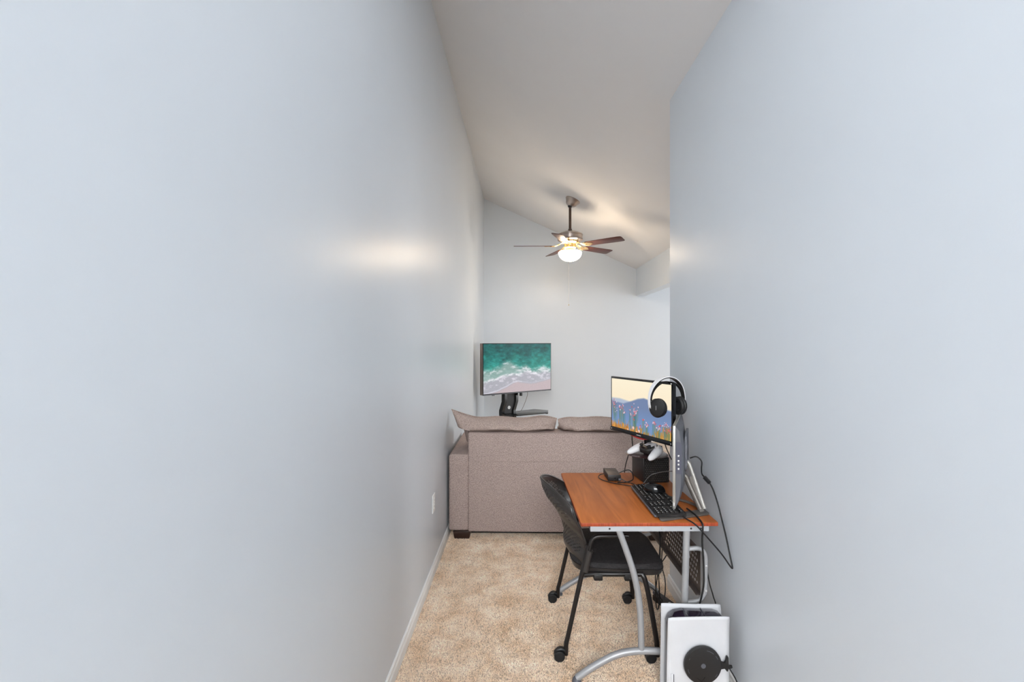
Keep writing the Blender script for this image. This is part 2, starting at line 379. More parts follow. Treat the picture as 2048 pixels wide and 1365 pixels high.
# loose back cushions lying over the top of the back
def back_cushion(x0, x1, z0, z1, y, thick, tipl, tipr, label, seed):
    rr = np.random.default_rng(seed); ph = rr.uniform(0, 6.28, 8)
    bm = nb(); NU, NV = 64, 26; grid = {}
    for side in (-1, 1):
        for i in range(NU+1):
            for j in range(NV+1):
                u = -1+2*i/NU; v_ = -1+2*j/NV
                edge = (i in (0, NU)) or (j in (0, NV))
                if side == 1 and edge: grid[(1, i, j)] = grid[(-1, i, j)]; continue
                pu = max(0, 1-abs(u)**3.2)**0.55; pv = max(0, 1-abs(v_)**2.6)**0.5
                th = thick*pu*pv
                x = x0+(x1-x0)*(u+1)/2; z = z0+(z1-z0)*(v_+1)/2
                # sides of the pillow pinch in, corners stick out
                x += -np.sign(u)*0.03*(abs(u)**6)*(1-abs(v_)**2)
                z += -np.sign(v_)*0.018*(abs(v_)**6)*(1-abs(u)**2)
                if v_ > 0:
                    z += tipl[1]*max(0, -u-0.62)**1.6*v_*4 ; x += tipl[0]*max(0, -u-0.62)**1.4*v_*3
                    z += tipr[1]*max(0, u-0.62)**1.6*v_*4 ; x += tipr[0]*max(0, u-0.62)**1.4*v_*3
                wr = 0.007*math.sin(9*u+ph[0]+2.5*v_)*math.sin(4*v_+ph[1])+0.005*math.sin(21*u+5*v_+ph[2])*abs(u)**2+0.004*math.sin(15*u-9*v_+ph[3])
                pinch = math.exp(-((u-(0.86 if seed == 3 else -0.80))/0.24)**2)
                wr += 0.017*pinch*math.sin(26*v_+7*u+ph[4])*(0.4+0.6*math.sin(11*u+ph[6])**2)
                q_ = min(1, max(0, (z-0.826)/0.024)); yy = y + side*(th+ (wr if th > 0.01 else 0)) - 0.225*q_*q_*(3-2*q_)
                z += 0.006*math.sin(7*u+ph[5])*max(0, v_)
                lim = 0.25*max(0, z-0.672)/0.1; x = min(max(x, SX0+AW+0.006-lim), SX1-AW-0.006+lim)   # fits between the arms
                grid[(side, i, j)] = bm.verts.new((x, yy, z))
    for side in (-1, 1):
        for i in range(NU):
            for j in range(NV):
                q = [grid[(side, i, j)], grid[(side, i+1, j)], grid[(side, i+1, j+1)], grid[(side, i, j+1)]]
                bm.faces.new(q if side == -1 else q[::-1])
    cx = (x0+x1)/2
    root = thing('sofa_cushion', label, 'cushion', (cx, y, 0.45), group='loose back cushions of the loveseat', world=True)
    # hem line
    hem = nb(); pts = [grid[(-1, i, NV)].co.copy() for i in range(0, NU+1, 2)]
    tube(hem, [p+Vector((0, 0, 0.001)) for p in pts], 0.0035, 6)
    c = obj('cover', bm, 'cushion_fabric', root, angle=80)
    sub('seam', hem, 'cushion_fabric', c)
    return root
back_cushion(-0.505, 0.282, 0.45, 0.962, 3.975, 0.115, (-0.085, 0.045), (0.0, -0.03), 'left loose sofa back cushion with its pointed corner sticking up at the wall', 3)
back_cushion(0.272, 1.045, 0.45, 0.962, 3.98, 0.115, (0.02, -0.05), (0.0, 0.0), 'right loose sofa back cushion, wrinkled where it meets the other', 5)

# ================================================================== TELEVISION on its stand
tvL = Vector((-0.478, 5.65)); tvR = Vector((0.395, 6.32)); d2 = (tvR-tvL); TW = d2.length; ang = math.atan2(d2.y, d2.x)
tvc = (tvL+tvR)/2; TZ0, TZ1 = 0.892, 1.532
def picture_grid(name, w, h, img, m, parent, y=-0.001, z0=0.0):
    # img rows: top to bottom; a flat mesh with one colour per face corner
    H_, W_ = img.shape[:2]
    xs = np.linspace(-w/2, w/2, W_+1); zs = np.linspace(z0+h, z0, H_+1)
    X, Z = np.meshgrid(xs, zs); V = np.stack([X, np.full_like(X, y), Z], -1).reshape(-1, 3)
    idx = np.arange((H_+1)*(W_+1)).reshape(H_+1, W_+1)
    F = np.stack([idx[1:, :-1], idx[1:, 1:], idx[:-1, 1:], idx[:-1, :-1]], -1).reshape(-1, 4)
    me = bpy.data.meshes.new(name); me.from_pydata(V.tolist(), [], F.tolist())
    ca = me.color_attributes.new('picture', 'FLOAT_COLOR', 'CORNER')
    c = img.reshape(-1, 3)/255.0; c = np.where(c <= 0.04045, c/12.92, ((c+0.055)/1.055)**2.4)
    c = np.concatenate([c, np.ones((len(c), 1))], 1); c = np.repeat(c, 4, axis=0).astype(np.float32)
    ca.data.foreach_set('color', c.ravel())
    me.materials.append(M[m]); o = bpy.data.objects.new(name, me); COL.objects.link(o); o.parent = parent
    return o
def vnoise(h, w, fy, fx, seed, octv=4):
    r = np.random.default_rng(seed); out = np.zeros((h, w)); amp = 1; tot = 0
    for o_ in range(octv):
        gy, gx = int(fy*2**o_)+2, int(fx*2**o_)+2; g = r.random((gy, gx))
        yy = np.linspace(0, gy-1.001, h); xx = np.linspace(0, gx-1.001, w)
        y0 = yy.astype(int); x0 = xx.astype(int); ty = (yy-y0)[:, None]; tx = (xx-x0)[None]
        ty = ty*ty*(3-2*ty); tx = tx*tx*(3-2*tx)
        a = g[y0][:, x0]; b = g[y0][:, x0+1]; c = g[y0+1][:, x0]; d = g[y0+1][:, x0+1]
        out += amp*((a*(1-tx)+b*tx)*(1-ty)+(c*(1-tx)+d*tx)*ty); tot += amp; amp *= 0.55
    return out/tot
def mixc(a, b, t): return a*(1-t[..., None])+np.array(b, float)*t[..., None]
def sea_picture():
    h, w = 160, 284; v_, u = np.mgrid[0:h, 0:w]; v_ = (v_+.5)/h; u = (u+.5)/w
    n1 = vnoise(h, w, 7, 10, 1, 5); n2 = vnoise(h, w, 24, 20, 2, 4); n3 = vnoise(h, w, 3, 4, 3, 3)
    c = np.zeros((h, w, 3))+np.array((4, 84, 84.))
    c = mixc(c, (12, 120, 112), np.clip(v_*2.4+(n1-.5)*1.4, 0, 1)); c = mixc(c, (60, 160, 145), np.clip((v_-.26)*3+(n1-.5)*1.2, 0, 1)*.8)
    c += ((n2-.5)*70)[..., None]*np.array((.5, 1, 1))
    def line(pts): return np.interp(u, [p[0] for p in pts], [p[1] for p in pts])
    jag = (n1-.5)*.10+(n2-.5)*.06
    l1 = line([(0,.50),(.12,.46),(.22,.42),(.30,.34),(.37,.31),(.45,.38),(.52,.45),(.60,.42),(.70,.50),(.78,.47),(.88,.42),(.95,.47),(1,.52)])+jag
    milky = np.clip((v_-l1)*9, 0, 1); c = mixc(c, (158, 172, 168), milky*.8)
    foam = np.clip((n2-.43)*5, 0, 1)*np.clip((v_-l1)*14, 0, 1)*np.exp(-((v_-l1-.06)/.10)**2); c = mixc(c, (226, 226, 230), foam*.9)
    l2 = line([(0,.73),(.15,.70),(.28,.62),(.40,.60),(.5,.63),(.62,.55),(.75,.60),(.88,.58),(1,.60)])+jag*.7
    sheet = np.clip((v_-l2)*16, 0, 1); c = mixc(c, (178, 172, 184), sheet*.85)
    foam2 = np.exp(-((v_-l2-.02)/.028)**2)*np.clip((n2-.30)*4, 0, 1); c = mixc(c, (236, 234, 240), foam2*.9)
    foam3 = np.clip((n2-.5)*6, 0, 1)*np.exp(-((v_-l2-.10)/.09)**2); c = mixc(c, (226, 222, 232), foam3*.7)
    l3 = line([(0,1.02),(.18,.96),(.32,.88),(.42,.80),(.48,.775),(.55,.80),(.68,.84),(.82,.82),(1,.76)])+(n1-.5)*.03
    sand = np.clip((v_-l3)*30, 0, 1); c = mixc(c, (192, 176, 180), sand)
    edge = np.exp(-((v_-l3+.008)/.012)**2); c = mixc(c, (214, 212, 224), edge*.8*(.4+.6*(u < .55)))
    c += (rng.random((h, w))-.5)[..., None]*12
    return np.clip(c, 0, 255)
def flower_picture():
    h, w = 150, 264; v_, u = np.mgrid[0:h, 0:w]; v_ = (v_+.5)/h; u = (u+.5)/w
    c = np.zeros((h, w, 3))+np.array((247, 235, 208.)); c = mixc(c, (244, 226, 196), np.clip(v_*1.5, 0, 1))
    far = np.interp(u, [0, .15, .3, .5], [.385, .375, .40, .44]); c = mixc(c, (172, 184, 202), np.clip((v_-far)*28, 0, 1))
    mid_ = np.interp(u, [0, .1, .22, .36, .48, .58, .70, .80, .92, 1], [.44, .46, .47, .40, .33, .30, .33, .40, .44, .46]); c = mixc(c, (112, 130, 166), np.clip((v_-mid_)*32, 0, 1))
    low = np.clip((v_-.5)*3, 0, 1); c = mixc(c, (116, 148, 196), low*.8)
    n = vnoise(h, w, 10, 60, 5, 4); g0 = np.interp(u, [0, .3, .55, .72, .85, 1], [.84, .88, .93, .96, .84, .76])+(n-.5)*.34
    gr = np.clip((v_-g0)*14, 0, 1); c = mixc(c, (196, 132, 56), gr); n2 = vnoise(h, w, 12, 90, 6, 2); c += (gr*(n2-.5)*110)[..., None]*np.array((1, .85, .5))
    def disc(cx, cy, r, col, a=1.0):
        nonlocal c
        t_ = np.clip((r-np.hypot((u-cx)*w/h, v_-cy))*h*0.8, 0, 1)*a; c = mixc(c, col, t_)
    def stem(cx, cy, base, col):
        nonlocal c
        xx = cx+(v_-cy)*.03*math.sin(cx*50); t_ = (np.clip((.0045-np.abs(u-xx))*w*.8, 0, 1))*(v_ > cy)*(v_ < base); c = mixc(c, col, t_*.8)
    rr = random.Random(4); heads = []
    for cx, cy, sp, k in ((.05,.55,.05,9),(.17,.60,.05,9),(.23,.68,.03,5),(.42,.62,.06,14),(.40,.70,.05,9),(.34,.64,.02,3),(.56,.76,.02,3),(.62,.88,.04,6),(.74,.78,.025,6),(.82,.82,.04,9),(.92,.78,.05,10),(.97,.86,.03,7),(.08,.66,.03,4),(.52,.90,.03,4)):
        for _ in range(int(k*1.7)): heads.append((cx+rr.gauss(0, sp*.55), cy-.03+rr.gauss(0, sp*.9)))
    for hx, hy in heads: stem(hx, hy, min(1, hy+rr.uniform(.2, .34)), rr.choice(((66, 120, 120), (92, 130, 96), (120, 130, 80), (70, 118, 138))))
    for hx, hy in heads:
        disc(hx, hy, rr.uniform(.011, .019), rr.choice(((206, 96, 110), (216, 126, 150), (230, 172, 186), (188, 74, 78), (238, 204, 214)))); disc(hx-.003, hy-.005, .006, (244, 214, 220), .8)
    for hx, hy, r_ in ((.40,.93,.035),(.50,.965,.03),(.30,.985,.02),(.46,.99,.02)): disc(hx, hy, r_, (236, 184, 164)); disc(hx-.008, hy-.012, r_*.5, (244, 214, 200), .8)
    c = mixc(c, (150, 160, 90), np.clip((u-.78)*4, 0, 1)*np.clip((v_-.85)*6, 0, 1)*.25)
    return np.clip(c, 0, 255)
tv = thing('television', 'flat television showing turquoise surf on a beach', 'television', (tvc.x, tvc.y, TZ0), ang)
h = TZ1-TZ0
bm = nb(); box(bm, -TW/2, TW/2, 0, 0.006, 0, h, 0.002); obj('frame', bm, 'black_plastic', tv)
bm = nb(); box(bm, -TW/2+.001, TW/2-.001, 0.006, 0.066, 0.001, h-.001, 0.004); obj('rear_shell', bm, 'tv_metal', tv)
bm = nb(); box(bm, -TW/2+.001, TW/2-.001, -0.003, 0.004, 0.0, 0.011, 0.001); obj('lower_trim', bm, 'grey_plastic', tv)
bm = nb(); box(bm, -0.415, -0.375, -0.004, 0.006, -0.010, 0.008, 0.002); obj('sensor', bm, 'grey_plastic', tv)
bm = nb(); box(bm, 0.045, 0.075, 0.02, 0.045, -0.045, -0.002, 0.003); obj('plug_block', bm, 'black_plastic', tv)
bm = nb(); box(bm, -TW/2+.006, TW/2-.006, -0.0006, 0.002, 0.014, h-.008); obj('screen_glass', bm, 'tv_glassy', tv)
picture_grid('picture', TW-0.02, h-0.026, sea_picture(), 'tv_picture', tv, -0.0015, 0.017)
st = thing('tv_stand', 'black floor stand with bent column and shelf under the television', 'tv stand', (tvc.x, tvc.y, 0), ang)
# local frame: x along the screen, y away from the viewer
def bent_rail(x0, x1, y0, y1, m, name):
    bm = nb()
    zx = [(0.02, 0.02), (0.62, -0.075), (0.665, -0.075), (0.775, -0.035), (1.15, -0.035)]
    rows = []
    for z, dx in zx:
        rows.append([bm.verts.new(p) for p in ((x0+dx, y0, z), (x1+dx, y0, z), (x1+dx, y1, z), (x0+dx, y1, z))])
    for a, b in zip(rows, rows[1:]):
        for k in range(4): bm.faces.new((a[k], a[(k+1)%4], b[(k+1)%4], b[k]))
    bm.faces.new(rows[0][::-1]); bm.faces.new(rows[-1]); return obj(name, bm, m, st, smooth=False)
bent_rail(-0.130, -0.092, 0.08, 0.15, 'black_gloss', 'column_rail')
bent_rail(0.050, 0.088, 0.08, 0.15, 'black_gloss', 'column_rail')
cp = bent_rail(-0.0915, 0.0495, 0.10, 0.13, 'black_plastic', 'column_panel')
bm = nb(); lathe(bm, [(0.0005, 0), (0.022, 0), (0.022, 0.004), (0.0005, 0.004)], 20, mtx=Matrix.Translation((-0.085, 0.097, 0.70)) @ Matrix.Rotation(PI/2, 4, 'X')); sub('round_sticker', bm, 'print_white', cp)
bm = nb(); prism(bm, [(-0.16, 0.05), (-0.10, -0.10), (0.34, -0.16), (0.50, 0.0), (0.42, 0.20), (-0.16, 0.20)], 0.615, 0.625, bevel=.002); sh = obj('shelf', bm, 'tv_glassy', st)
bm = nb(); box(bm, 0.455, 0.480, -0.02, 0.01, 0.58, 0.615, .002); sub('bracket', bm, 'black_plastic', sh)
bm = nb(); prism(bm, rrect(-0.42, 0.42, -0.26, 0.24, 0.06), 0.0, 0.02, bevel=.003); obj('base_plate', bm, 'black_plastic', st)
# ---- cable below the television
def cable(label, pts, r=0.003, m='cable_black', name='cable', n=6, group=None, plug=None):
    c = Vector(pts[0])
    bm = nb(); tube(bm, [Vector(p)-c for p in pts], r, 6, n)
    o = obj(name, bm, m); o.location = c; tag(o, label, 'cable', group)
    return o
cable('thin dark cable hanging below the television to its stand shelf', [(0.07, 6.05, 0.90), (0.07, 6.03, 0.86), (0.045, 6.02, 0.78), (0.01, 6.0, 0.70), (-0.02, 5.97, 0.66), (-0.07, 5.94, 0.665)], 0.003, 'cable_grey')

# ================================================================== CEILING FAN
FX, FY = 0.567, 5.5
fan = thing('ceiling_fan', 'five-blade ceiling fan with a glowing glass bowl lamp', 'ceiling fan', (FX, FY, 2.50))
fz = lambda z: z-2.50
tilt = Matrix.Translation((0.034, 0, fz(ceil_z(FX+0.034)))) @ Matrix.Rotation(math.atan(SL), 4, 'Y')
bm = nb(); lathe(bm, [(0.0005, 0.0), (0.090, 0.0), (0.092, -0.008), (0.086, -0.016), (0.078, -0.030), (0.070, -0.042), (0.066, -0.055), (0.054, -0.070), (0.036, -0.082), (0.0005, -0.088)], 28, mtx=tilt); obj('canopy', bm, 'nickel', fan)
bm = nb(); ellipsoid(bm, (0.0, 0, fz(3.152)), 0.027, 0.027, 0.022); obj('hanger_ball', bm, 'black_plastic', fan)
bm = nb(); tube(bm, [(0.0, 0, fz(3.17)), (0, 0, fz(2.86))], 0.0155, 14); rod = obj('downrod', bm, 'bronze', fan)
bm = nb(); lathe(bm, [(0.016, fz(2.850)), (0.022, fz(2.852)), (0.022, fz(2.880)), (0.016, fz(2.884))], 18); sub('collar', bm, 'bronze', rod)
bm = nb(); lathe(bm, [(0.0005, fz(2.862)), (0.03, fz(2.860)), (0.09, fz(2.845)), (0.135, fz(2.825)), (0.150, fz(2.815)), (0.150, fz(2.806)), (0.144, fz(2.802)), (0.144, fz(2.765)), (0.150, fz(2.760)), (0.146, fz(2.748)), (0.115, fz(2.738)), (0.0005, fz(2.736))], 40); obj('motor_housing', bm, 'nickel', fan)
bm = nb(); lathe(bm, [(0.0005, fz(2.736)), (0.105, fz(2.736)), (0.100, fz(2.722)), (0.072, fz(2.705)), (0.066, fz(2.685)), (0.072, fz(2.660)), (0.058, fz(2.645)), (0.0005, fz(2.645))], 30); hub = obj('lower_hub', bm, 'brass_light', fan)
for k in range(10):
    a = 2*PI*k/10; bm = nb(); box(bm, 0.088, 0.103, -0.008, 0.008, fz(2.724), fz(2.7335), 0.002, mtx=Matrix.Rotation(a, 4, 'Z')); sub('vent_slot', bm, 'bronze', hub)
# light kit
bm = nb(); lathe(bm, [(0.0005, fz(2.645)), (0.050, fz(2.645)), (0.062, fz(2.632)), (0.060, fz(2.612)), (0.0005, fz(2.612))], 26); kit = obj('light_fitter', bm, 'brass_light', fan)
for k in range(3):
    a = R(20+120*k); bm = nb(); tube(bm, [(0.055*math.cos(a), 0.055*math.sin(a), fz(2.622)), (0.126*math.cos(a), 0.126*math.sin(a), fz(2.610))], 0.004, 8); sub('bowl_arm', bm, 'brass_light', kit)
bm = nb()
outer = [(0.128, 2.612), (0.136, 2.604), (0.135, 2.588), (0.126, 2.562), (0.108, 2.538), (0.080, 2.518), (0.045, 2.505), (0.0008, 2.500)]
inner = [(r*0.965, z+0.004) for r, z in outer[::-1]]
lathe(bm, [(r, fz(z)) for r, z in outer+inner], 36, cap=False); obj('glass_bowl', bm, 'lamp_glass', fan)
bm = nb(); tube(bm, [(-0.032, -0.06, fz(2.63)), (-0.030, -0.142, fz(2.61)), (-0.030, -0.145, fz(2.30)), (-0.030, -0.145, fz(1.985))], 0.0016, 6); ch = obj('pull_chain', bm, 'chain_metal', fan)
bm = nb(); ellipsoid(bm, (-0.030, -0.145, fz(1.975)), 0.005, 0.005, 0.010, 8, 6); sub('chain_pull', bm, 'brass_light', ch)
BZ = 2.682
for k in range(5):
    th = R(36+72*k)        # measured from +x towards the viewer (-y)
    rot = Matrix.Translation((0, 0, fz(BZ))) @ Matrix.Rotation(-th, 4, 'Z') @ Matrix.Rotation(R(-12), 4, 'X')
    r0, r1 = 0.215, 0.665
    poly = [(r0, -0.050), (r0+0.05, -0.056), (r1-0.05, -0.066), (r1-0.010, -0.060), (r1, -0.046), (r1, 0.046), (r1-0.010, 0.060), (r1-0.05, 0.066), (r0+0.05, 0.056), (r0, 0.050)]
    bm = nb(); prism(bm, poly, -0.003, 0.003, mtx=rot, bevel=0.001); bl = obj('blade', bm, 'blade_wood', fan)
    bm = nb()
    prism(bm, [(0.20, -0.006), (0.235, -0.046), (0.275, -0.020), (0.300, 0.0), (0.275, 0.020), (0.235, 0.046), (0.20, 0.006)], -0.008, -0.0035, mtx=rot)
    mm = Matrix.Rotation(-th, 4, 'Z')
    tube(bm, [mm @ Vector(p) for p in ((0.085, 0, fz(2.716)), (0.13, 0, fz(2.700)), (0.17, 0, fz(2.680)), (0.215, 0, fz(2.676)))], 0.008, 8, 4, flat=(1.6, 0.7))
    tube(bm, [mm @ Vector(p) for p in ((0.12, -0.012, fz(2.702)), (0.17, -0.035, fz(2.684)), (0.235, -0.042, fz(2.684)))], 0.005, 6, 4)
    tube(bm, [mm @ Vector(p) for p in ((0.12, 0.012, fz(2.702)), (0.17, 0.035, fz(2.676)), (0.235, 0.042, fz(2.666)))], 0.005, 6, 4)
    o = obj('blade_iron', bm, 'brass_light'); o.parent = bl

# ================================================================== WALL OUTLET
ol = thing('wall_outlet', 'white duplex outlet plate low on the left wall', 'outlet', (XL, 3.10, 0.475))
bm = nb(); box(bm, 0, 0.006, -0.037, 0.037, -0.060, 0.060, 0.0025); obj('cover_plate', bm, 'trim_white', ol)
for dz in (-0.021, 0.021):
    bm = nb(); prism(bm, rrect(-0.017, 0.017, -0.014, 0.014, 0.008), 0.006, 0.0085, mtx=Matrix.Translation((0, 0, dz)) @ Matrix.Rotation(PI/2, 4, 'Y')); rc = obj('receptacle', bm, 'trim_white', ol)
    for dy in (-0.006, 0.006):
        bm = nb(); box(bm, 0.0083, 0.0089, dy-0.001, dy+0.001, dz-0.003, dz+0.005); sub('slot', bm, 'black_plastic', rc)
bm = nb(); lathe(bm, [(0.0004, 0.006), (0.003, 0.006), (0.003, 0.0075), (0.0004, 0.0075)], 10, mtx=Matrix.Rotation(PI/2, 4, 'Y')); obj('screw', bm, 'steel', ol)

# ================================================================== DESK
DR = R(1.7); DO = Vector((0.265, 2.098, 0)); DW, DL, DH = 0.622, 0.80, 0.74
desk = thing('computer_desk', 'cherry-topped computer desk with silver tube legs by the right wall', 'desk', DO, DR)
DM = Matrix.Translation(DO) @ Matrix.Rotation(DR, 4, 'Z')
def dw(x, y, z): return DM @ Vector((x, y, z))
bm = nb(); prism(bm, [q for q in rrect(0, DW, 0, DL, 0.022, 4) if q[1] > 0.3]+[q for q in rrect(0, DW, 0, DL, 0.006, 2) if q[1] < 0.3], DH-0.016, DH, bevel=0.002); 
for f in bm.faces: f.material_index = 0 if abs(f.normal.z) > 0.9 else 1
tp = obj('desktop', bm, ['cherry_top', 'cherry_edge'], desk)
for f in tp.data.polygons: f.material_index = 0 if f.normal.z > 0.9 else 1
for y in (0.012, DL-0.052):
    bm = nb(); box(bm, 0.045, DW-0.038, y, y+0.040, DH-0.044, DH-0.016, 0.002); rl = obj('end_rail', bm, 'rail_paint', desk)
    fy = y
    for x, kind in ((0.132, 0), (0.371, 1), (0.502, 0), (0.546, 0)):
        bm = nb(); rr_ = 0.0062 if kind else 0.0046
        lathe(bm, [(0.0005, 0), (rr_, 0), (rr_*0.9, 0.002 if kind else 0.0006), (0.0005, 0.003 if kind else 0.0006)], 12, mtx=Matrix.Translation((x, fy, DH-0.031)) @ Matrix.Rotation(PI/2, 4, 'X')); sub('screw' if kind else 'bolt_hole', bm, 'steel' if kind else 'black_plastic', rl)
    bm = nb(); box(bm, 0.0435, 0.0452, y+0.004, y+0.036, DH-0.041, DH-0.019); sub('hollow_end', bm, 'grey_plastic', rl)  # dark of the hollow rail end put in as a grey plate
for y in (0.032, DL-0.032):
    bm = nb(); tube(bm, [(0.178, y, DH-0.043), (0.212, y, 0.604), (0.243, y, 0.511), (0.264, y, 0.417), (0.276, y, 0.323), (0.280, y, 0.23), (0.281, y, 0.150)], 0.0145, 14, 6); obj('front_leg', bm, 'silver_paint', desk)
    bm = nb(); tube(bm, [(0.489, y, DH-0.043), (0.484, y, 0.50), (0.478, y, 0.30), (0.476, y, 0.10)], 0.0155, 14, 4); obj('rear_leg', bm, 'silver_paint', desk)
    bm = nb(); tube(bm, [(-0.014, y, 0.020), (0.04, y, 0.058), (0.105, y, 0.096), (0.16, y, 0.122), (0.22, y, 0.138), (0.30, y, 0.143), (0.38, y, 0.138), (0.44, y, 0.118), (0.50, y, 0.088), (0.55, y, 0.052), (0.585, y, 0.022)], 0.0155, 14, 4); ft = obj('foot_bar', bm, 'silver_paint', desk)
    for x in (-0.014, 0.585):
        bm = nb(); lathe(bm, [(0.0005, 0), (0.021, 0), (0.022, 0.006), (0.018, 0.018), (0.012, 0.026), (0.0005, 0.03)], 16, c=(x, y, 0)); sub('glide', bm, 'grey_plastic', ft)
    bm = nb(); tube(bm, [(0.486, y, 0.607), (0.535, y, 0.611), (0.558, y, 0.604), (0.572, y, 0.585), (0.576, y, 0.55), (0.573, y, 0.425), (0.566, y, 0.395), (0.548, y, 0.374), (0.52, y, 0.366), (0.48, y, 0.363)], 0.0105, 12, 4); dl = obj('panel_bracket', bm, 'silver_paint', desk)
    for x, z in ((0.5755, 0.535), (0.5735, 0.42)):
        bm = nb(); lathe(bm, [(0.0005, 0), (0.006, 0), (0.005, 0.003), (0.0005, 0.004)], 10, mtx=Matrix.Translation((x, y-0.0105, z)) @ Matrix.Rotation(PI/2, 4, 'X')); sub('screw', bm, 'steel', dl)
# perforated sheet helper: rows of cells each with an octagonal hole
def perf_sheet(bm, W_, H_, pitch, rad, margin, P, stagger=True):
    nx = int((W_-2*margin)/pitch); nz = int((H_-2*margin)/pitch)
    ox = (W_-nx*pitch)/2; oz = (H_-nz*pitch)/2
    def quad(a, b, c, d): bm.faces.new([bm.verts.new(P(*q)) for q in (a, b, c, d)])
    quad((0,0),(W_,0),(W_,oz),(0,oz)); quad((0,H_-oz),(W_,H_-oz),(W_,H_),(0,H_))
    for j in range(nz):
        z0 = oz+j*pitch; off = pitch/2 if (stagger and j % 2) else 0; n = nx-1 if off else nx
        x0 = ox+off
        quad((0,z0),(x0,z0),(x0,z0+pitch),(0,z0+pitch)); quad((x0+n*pitch,z0),(W_,z0),(W_,z0+pitch),(x0+n*pitch,z0+pitch))
        for i in range(n):
            cx = x0+(i+.5)*pitch; cz = z0+pitch/2; hp = pitch/2
            sq = [(hp, 0), (hp, hp), (0, hp), (-hp, hp), (-hp, 0), (-hp, -hp), (0, -hp), (hp, -hp)]
            o_ = [bm.verts.new(P(cx+a, cz+b)) for a, b in sq]
            h_ = [bm.verts.new(P(cx+rad*math.cos(PI/4*k), cz+rad*math.sin(PI/4*k))) for k in range(8)]
            for k in range(8): bm.faces.new((o_[k], o_[(k+1)%8], h_[(k+1)%8], h_[k]))
bm = nb(); perf_sheet(bm, DL-0.09, 0.20, 0.0255, 0.0078, 0.022, lambda a, b: (0.558, 0.045+a, 0.394+b))
mp_ = obj('modesty_panel', bm, 'panel_brown', desk, smooth=False, solid=0.0015, fix=False)
bm = nb(); box(bm, 0.538, 0.5575, 0.045, DL-0.045, 0.388, 0.394, 0.001); o = sub('flange', bm, 'panel_brown', mp_)
bm = nb(); box(bm, 0.538, 0.5575, 0.045, DL-0.045, 0.594, 0.600, 0.001); o = sub('flange', bm, 'panel_brown', mp_)

# ================================================================== CHAIR (faces the desk, +x)
chair = thing('office_chair', 'black perforated-back chair on casters tucked under the desk', 'chair', (0.42, 2.53, 0))
# seat pad
def seat_shape(z, s=1.0):
    out = []
    for k in range(48):
        a = 2*PI*k/48; cx, cy = math.cos(a), math.sin(a)
        e = 0.42
        x = math.copysign(abs(cx)**e, cx)*0.235*s; y = math.copysign(abs(cy)**e, cy)*0.228*s
        if x < 0: y *= 1-0.12*(x/0.235)**2
        out.append((0.068+x, y, z - (0.022*(max(0, x)/0.235)**4)))
    return out
bm = nb(); rings = []
for z, s in ((0.425, 0.90), (0.428, 0.97), (0.437, 1.0), (0.449, 1.0), (0.458, 0.975), (0.462, 0.93), (0.459, 0.7), (0.456, 0.4)):
    rings.append([bm.verts.new(p) for p in seat_shape(z, s)])
for a, b in zip(rings, rings[1:]):
    for k in range(48): bm.faces.new((a[k], a[(k+1)%48], b[(k+1)%48], b[k]))
bm.faces.new(rings[0][::-1]); bm.faces.new(rings[-1]); obj('seat', bm, 'seat_mesh', chair)
bm = nb(); rings = []
for z, s in ((0.400, 0.90), (0.404, 0.97), (0.420, 0.995), (0.434, 1.012)):
    rings.append([bm.verts.new(p) for p in seat_shape(z, s)])
for a, b in zip(rings, rings[1:]):
    for k in range(48): bm.faces.new((a[k], a[(k+1)%48], b[(k+1)%48], b[k]))
bm.faces.new(rings[0][::-1]); bm.faces.new(rings[-1]); obj('seat_pan', bm, 'chair_plastic', chair)
# curved perforated back
ZC = [0.385, 0.43, 0.47, 0.50, 0.54, 0.60, 0.66, 0.72, 0.77, 0.815]
XC = [-0.125, -0.165, -0.190, -0.194, -0.190, -0.206, -0.238, -0.285, -0.308, -0.318]
def back_pt(u, v_):
    au = abs(u)
    zt = 0.818-0.092*au**2.4; z = 0.388+(zt-0.388)*v_
    xc = np.interp(z+0.06*au**2.4*v_, ZC, XC)
    fw = np.interp(v_, [0, .3, .6, .85, 1], [0.055, 0.088, 0.104, 0.135, 0.145])
    wy = np.interp(v_, [0, .12, .35, .8, .92, 1], [0.185, 0.205, 0.218, 0.220, 0.214, 0.200])
    return (float(xc+fw*au**1.7), float(wy*u), float(z))
NU, NV = 38, 44
bm = nb(); cache = {}
def bv(a, b):
    k = (round(a, 5), round(b, 5))
    if k not in cache: cache[k] = bm.verts.new(back_pt(-1+2*a/NU, b/NV))
    return cache[k]
for i in range(NU):
    for j in range(NV):
        uc = -1+2*(i+.5)/NU; vc = (j+.5)/NV
        hole = (abs(uc) < 0.80-0.25*max(0, vc-.8)*4 and 0.66 < vc < 0.93) or (abs(uc) < 0.82 and 0.26 < vc < 0.52)
        if hole and (i+j) % 2 == 0:
            hp = 0.5; cx, cy = i+.5, j+.5; rd = 0.40
            o_ = [bv(cx+a*hp, cy+b*hp) for a, b in ((1,-1),(1,1),(-1,1),(-1,-1))]
            h_ = [bv(cx+a*rd, cy+b*rd) for a, b in ((1,-1),(1,1),(-1,1),(-1,-1))]
            for k in range(4): bm.faces.new((o_[k], o_[(k+1)%4], h_[(k+1)%4], h_[k]))
        else:
            bm.faces.new((bv(i, j), bv(i+1, j), bv(i+1, j+1), bv(i, j+1)))
br = obj('backrest', bm, 'chair_plastic', chair, solid=0.006, angle=50)
bm = nb(); edge = [back_pt(-1, k/16) for k in range(17)]+[back_pt(-1+2*k/24, 1) for k in range(1, 25)]+[back_pt(1, 1-k/16) for k in range(1, 17)]
tube(bm, edge, 0.0055, 8); o = obj('rim', bm, 'chair_plastic'); o.parent = br
